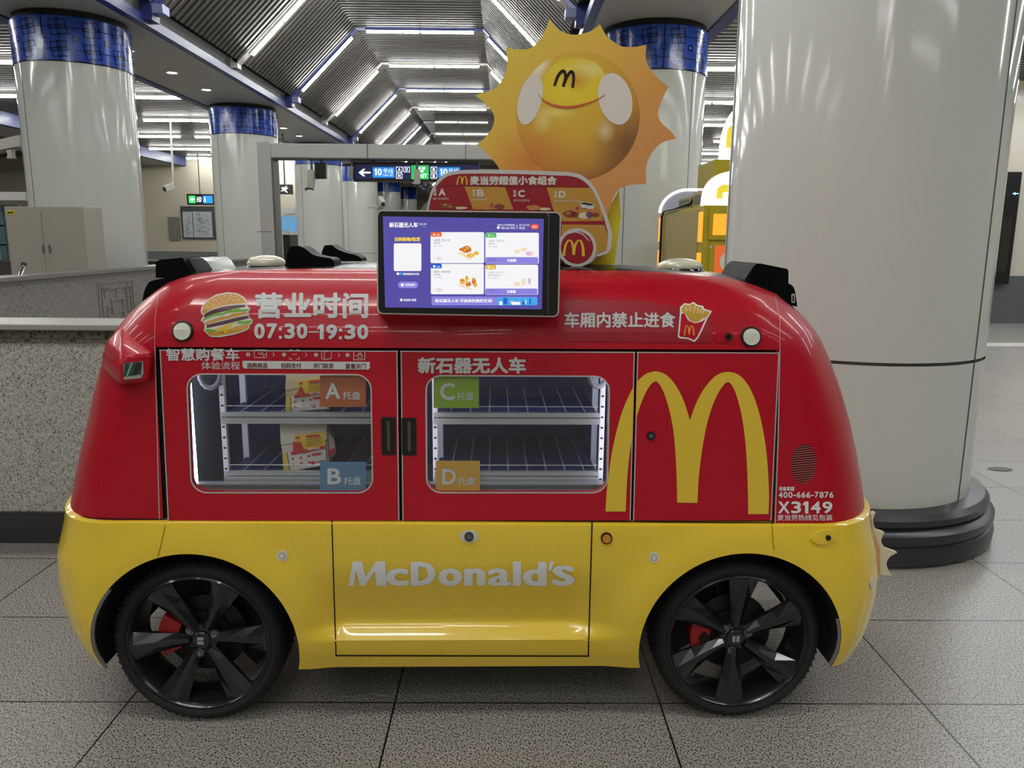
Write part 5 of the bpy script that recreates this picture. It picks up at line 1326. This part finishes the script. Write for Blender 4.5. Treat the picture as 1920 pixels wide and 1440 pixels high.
def print_mat(name, stops, kind, c, s, rough=.5, blobs=()):
    """printed colour gradient laid over the board in its own coordinates (x across, z up)"""
    m = bpy.data.materials.new(name); m.use_nodes = True; nt = m.node_tree; b = nt.nodes['Principled BSDF']; b.inputs['Roughness'].default_value = rough
    tc = nt.nodes.new('ShaderNodeTexCoord'); mp = nt.nodes.new('ShaderNodeMapping'); gr = nt.nodes.new('ShaderNodeTexGradient'); gr.gradient_type = kind
    mp.vector_type = 'TEXTURE'; mp.inputs['Location'].default_value = (c[0], 0, c[1]); mp.inputs['Scale'].default_value = (s[0], 10, s[1])
    if len(s) > 2: mp.inputs['Rotation'].default_value = (0, R(s[2]), 0)
    rp = nt.nodes.new('ShaderNodeValToRGB'); el = rp.color_ramp.elements
    while len(el) < len(stops): el.new(.5)
    for e, (p_, rgb) in zip(el, stops): e.position = p_; e.color = s2l(rgb)+(1,)
    nt.links.new(tc.outputs['Object'], mp.inputs['Vector']); nt.links.new(mp.outputs['Vector'], gr.inputs['Vector']); nt.links.new(gr.outputs['Fac'], rp.inputs['Fac']); 
    out = rp.outputs['Color']
    for (bx, bz, rx, rz, rot, rgb, k) in blobs:        # soft printed patches
        q = nt.nodes.new('ShaderNodeMapping'); q.vector_type = 'TEXTURE'; q.inputs['Location'].default_value = (bx, 0, bz); q.inputs['Scale'].default_value = (rx, 10, rz); q.inputs['Rotation'].default_value = (0, R(rot), 0)
        g = nt.nodes.new('ShaderNodeTexGradient'); g.gradient_type = 'SPHERICAL'
        f = nt.nodes.new('ShaderNodeMath'); f.operation = 'MULTIPLY'; f.inputs[1].default_value = k; f.use_clamp = True
        x = nt.nodes.new('ShaderNodeMix'); x.data_type = 'RGBA'; x.inputs['B'].default_value = s2l(rgb)+(1,)
        nt.links.new(tc.outputs['Object'], q.inputs['Vector']); nt.links.new(q.outputs['Vector'], g.inputs['Vector']); nt.links.new(g.outputs['Fac'], f.inputs[0])
        nt.links.new(f.outputs[0], x.inputs['Factor']); nt.links.new(out, x.inputs['A']); out = x.outputs['Result']
    nt.links.new(out, b.inputs['Base Color'])
    return m
def sl(x, y):                                      # crop point -> board-local (x, z)
    p = cp(*sc([(x, y)])[0], SUY); return (p.x-b0.x, p.z-b0.z)
def bl(x, y, rx, ry, rot, rgb, k):
    c = sl(x, y); u = (sl(1178, 800)[0]-sl(325, 800)[0])/853
    return (c[0], c[1], rx*u, ry*u, rot, rgb, k)
a0 = sl(300, 300); wv = sl(1200, 1350)[0]-a0[0]
board_m = print_mat('sun_print', [(0, (226, 196, 66)), (.35, (224, 178, 68)), (.7, (216, 152, 74)), (1, (212, 146, 86))], 'LINEAR', a0, (wv*1.35, wv*1.35, 48), .5, [bl(420, 1120, 330, 260, 0, (214, 122, 50), .8)])
MB().prism(sc(pts), ps(0), ps(-.03), (), 0, 1).build('sun_panel', [board_m, mat('board_edge', (222, 198, 60), .5)], SUN)
MB().prism(sc([(1035,1320),(1050,1500),(1005,1830),(300,1830),(300,1500),(990,1400)]), ps(-.05), ps(-.08)).build('stand', mat('stand_yellow', (226, 204, 40), .45), SUN)
bc_ = sl(640, 620); rr = (sl(1178, 800)[0]-sl(325, 800)[0])
ball_m = print_mat('ball_print', [(0, (112, 72, 40)), (.10, (142, 92, 44)), (.28, (196, 138, 50)), (.55, (214, 170, 50)), (1, (224, 192, 56))], 'SPHERICAL', bc_, (rr*.86, rr*.86), .5, [bl(430, 1090, 330, 300, 0, (214, 122, 50), .8), bl(1090, 1010, 260, 300, 0, (120, 78, 44), .9), bl(485, 470, 60, 150, 35, (240, 232, 200), 1.1), bl(510, 840, 75, 95, 10, (234, 214, 130), .8), bl(600, 778, 150, 45, 0, (236, 218, 120), .8), bl(940, 905, 75, 85, -10, (228, 206, 160), .8)])
MB().poly(sc(ell(752, 800, 427, 445, 72)), (), ps(.001)).build('ball_picture', ball_m, SUN)
face_c = sl(700, 600)
face_m = print_mat('muzzle_print', [(0, (216, 172, 40)), (.35, (226, 194, 36)), (1, (236, 212, 44))], 'SPHERICAL', face_c, (rr*.5, rr*.36), .5, [bl(830, 480, 190, 80, 0, (236, 222, 140), .8), bl(745, 560, 110, 90, 0, (214, 140, 44), .9), bl(620, 480, 100, 70, 0, (232, 214, 70), .6)])
fp = spline([(485,660),(505,560),(560,470),(660,410),(760,400),(870,430),(930,500),(950,590),(935,655),(860,715),(760,745),(660,738),(560,705)], 5, True)
MB().poly(sc(fp), (), ps(.0016)).build('muzzle_picture', face_m, SUN)
ck = mat('cheek_print', (222, 214, 204), .5)
for q in (ell(420, 690, 80, 178, 36, 14), ell(1010, 685, 115, 182, 36, -14)): MB().poly(sc(q), (), ps(.0022)).build('cheek_picture', ck, SUN)
sm_ = spline([(478,652),(520,700),(600,735),(700,742),(800,722),(880,692),(940,658)], 6); wds = [5+13*math.sin(math.pi*i/(len(sm_)-1)) for i in range(len(sm_))]
top_ = [(x, y-w_*.5) for (x, y), w_ in zip(sm_, wds)]; bot_ = [(x, y+w_*.5) for (x, y), w_ in zip(sm_, wds)]
MB().poly(sc(top_+bot_[::-1]), (), ps(.0028)).build('smile_picture', mat('smile_print', (196, 92, 40), .5), SUN)
mm_ = MB()
for q in stroke(spline([(592,585),(612,530),(640,495),(660,500),(665,540),(652,590)], 5), 20)+stroke(spline([(652,590),(672,540),(700,500),(718,508),(722,550),(716,598)], 5), 20): mm_.poly(sc(q), (), ps(.003))
mm_.build('letter_picture', mat('letter_brown', (62, 38, 40), .5), SUN)

# pale sunburst board sticking out behind the right end
SBY = .26
bs = cp(1640, 1088, SBY)
sb = thing('sunburst_board', 'small cream sunburst board with pointed rays sticking out behind the right end of the vehicle', 'display board', (bs.x, SBY, bs.z), None, True)
def wc(x, y): return (1120+x*.3229, 930+y*.3229)
pp = [wc(*q) for q in spline([(1560,120),(1615,95)], 1)]+[wc(*q) for q in spline([(1600,140),(1615,190),(1668,212)], 3)]+[wc(*q) for q in spline([(1655,235),(1650,270),(1680,305),(1742,328)], 3)]+[wc(*q) for q in spline([(1700,352),(1680,385),(1690,430),(1714,463)], 3)]+[wc(*q) for q in ((1640,458),(1625,500),(1540,500),(1540,120))]
MB().prism(pp, lambda u, v: cp(u, v, SBY), lambda u, v: cp(u, v, SBY)+Vector((0, .02, 0))).build('ray_panel', mat('ray_cream', (214, 206, 178), .5), sb)
qq = [wc(*q) for q in ((1590,110),(1600,190),(1640,300),(1645,455),(1560,470),(1560,120))]
MB().poly(qq, (), lambda u, v: cp(u, v, SBY-.0015)).build('orange_print', mat('ray_orange', (214, 160, 96), .5), sb)

# paper bags in the display
BAG = mat('bag_paper', (204, 182, 140), .7, bump=(25, .4)); BAG2 = mat('bag_paper_white', (206, 200, 188), .7, bump=(25, .4)); CARD = mat('card_yellow', (224, 190, 40), .5); CRED = mat('card_red', (196, 40, 50), .5)
def bag(label, px, yface, letter_, crop, paper):
    """px: corner pixels of the front, bottom-left, bottom-right, top-right, top-left"""
    bl, br, tr2, tl = [cp(a, b, yface) for a, b in px]
    c = (bl+br)/2
    t = thing('paper_bag', label, 'paper bag', (c.x, yface+.05, min(bl.z, br.z)), 'paper food bags in the display', True)
    random.seed(len(letter_)+3)
    rows = []; n = 9
    dep = .12
    for i in range(n+1):
        v = i/n; L_ = bl.lerp(tl, v); R_ = br.lerp(tr2, v); d_ = dep*(1-.75*smooth(v, .45, 1)); off = .02*smooth(v, .5, 1)
        lp = []
        for s_ in [k/6 for k in range(7)]:
            p = L_.lerp(R_, s_); lp.append(p+Vector((random.uniform(-.002, .002), off-.010*math.sin(math.pi*s_)*math.sin(math.pi*v)+random.uniform(-.002, .002), random.uniform(-.002, .002) if 0 < i < n else 0)))
        for s_ in (0, .5, 1):
            q = R_.lerp(L_, s_); lp.append(q+Vector((random.uniform(-.003, .003), off+d_+random.uniform(-.002, .002), 0)))
        rows.append(lp)
    mb = MB().grid(rows, 0, None, True); mb.add(rows[0], [tuple(range(10))]); mb.add(rows[-1], [tuple(range(10))])
    mb.build('bag_body', paper, t, 30)
    fr = [bl, br, tr2, tl]
    def on(u, v, e=.014):                          # 0..1 across, 0..1 up
        p = bl.lerp(br, u).lerp(tl.lerp(tr2, u), v); return p+Vector((0, .02*smooth(v, .5, 1)-e, 0))
    fl = MB().prism([(0, .60), (1, .62), (1.01, .985), (-.01, 1.0)], lambda u, v: on(u, v, .012), lambda u, v: on(u, v, .004)).build('folded_top', paper, t)
    w_ = MB().prism([(.16, .02), (.97, .05), (.97, .44), (.5, .47), (.14, .42)], lambda u, v: on(u, v, .0145), lambda u, v: on(u, v, .010)).build('white_sticker', mat('sticker_white', (214, 210, 204), .5), t)
    k_ = MB().prism([(.30, .40), (.97, .46), (.97, .80), (.30, .76)], lambda u, v: on(u, v, .017), lambda u, v: on(u, v, .012)).build('yellow_card', CARD, t)
    mb = MB(); e_ = lambda u, v: on(u, v, .0182)
    mb.poly([(.22, .37), (.97, .43), (.97, .50), (.30, .44)], (), e_, 0); mb.poly([(.22, .37), (.32, .38), (.32, .45), (.22, .44)], (), e_, 0)
    mb.poly(rrect(.56, .70, .86, .75, .02, 3), (), e_, 0); mb.poly([(.34, .69), (.42, .695), (.42, .745), (.34, .74)], (), e_, 0)
    put_text(mb, letter_, (.27, -.64, .50, -.42), lambda u, v: on(u, -v, .0188), .016, 0)
    for a, b in ((.24, .28), (.42, .29), (.60, .30), (.24, .16), (.42, .17), (.60, .16)): mb.poly(ell(a, b, .035, .022, 10), (), e_, 0)
    mb.poly(rrect(.66, .30, .88, .35, .02, 3), (), e_, 0); mb.poly(ell(.68, .14, .05, .04, 14), (), e_, 0)
    mb.build('card_print', CRED, k_)
    mb = MB(); put_text(mb, '套餐', (.58, -.475, .86, -.435), lambda u, v: on(u, -v, .0192), .004)
    mb.build('lettering', WHT, k_)
    mb = MB()
    for i in range(4): mb.poly([(.56, .66-i*.045), (.92, .675-i*.045), (.92, .685-i*.045), (.56, .67-i*.045)], (), e_)
    mb.poly([(.45, .37), (.6, .385), (.6, .395), (.45, .38)], (), e_); mb.poly([(.76, .13), (.95, .15), (.95, .17), (.76, .15)], (), e_)
    mb.build('fine_print', MAROON, k_)
    MB().prism([(0, .03), (.13, .02), (.11, .42), (.02, .40)], lambda u, v: on(u, v, .0125), lambda u, v: on(u, v, .006)).build('yellow_stripe', mat('stripe_yellow', (222, 190, 90), .5), t)
    return t
bag('paper food bag with red letter A on a yellow card, on the upper shelf', ((537, 773), (618, 768), (612, 690), (536, 700)), .155, 'A', None, BAG)
tb = bag('crumpled paper food bag with yellow card standing on the lower shelf', ((534, 885), (617, 872), (611, 792), (524, 797)), .155, 'B', None, BAG2)
q = [cp(614, 865, .17), cp(630, 850, .18), cp(628, 826, .19), cp(612, 800, .18), cp(610, 870, .27), cp(628, 850, .27), cp(626, 826, .27), cp(610, 802, .25)]
MB().hull(q, 0, .004).build('side_gusset', BAG2, tb); MB().prism([(615, 862), (628, 846), (628, 838), (615, 846)], lambda u, v: cp(u, v, .166), lambda u, v: cp(u, v, .18)).build('red_mark', CRED, tb)
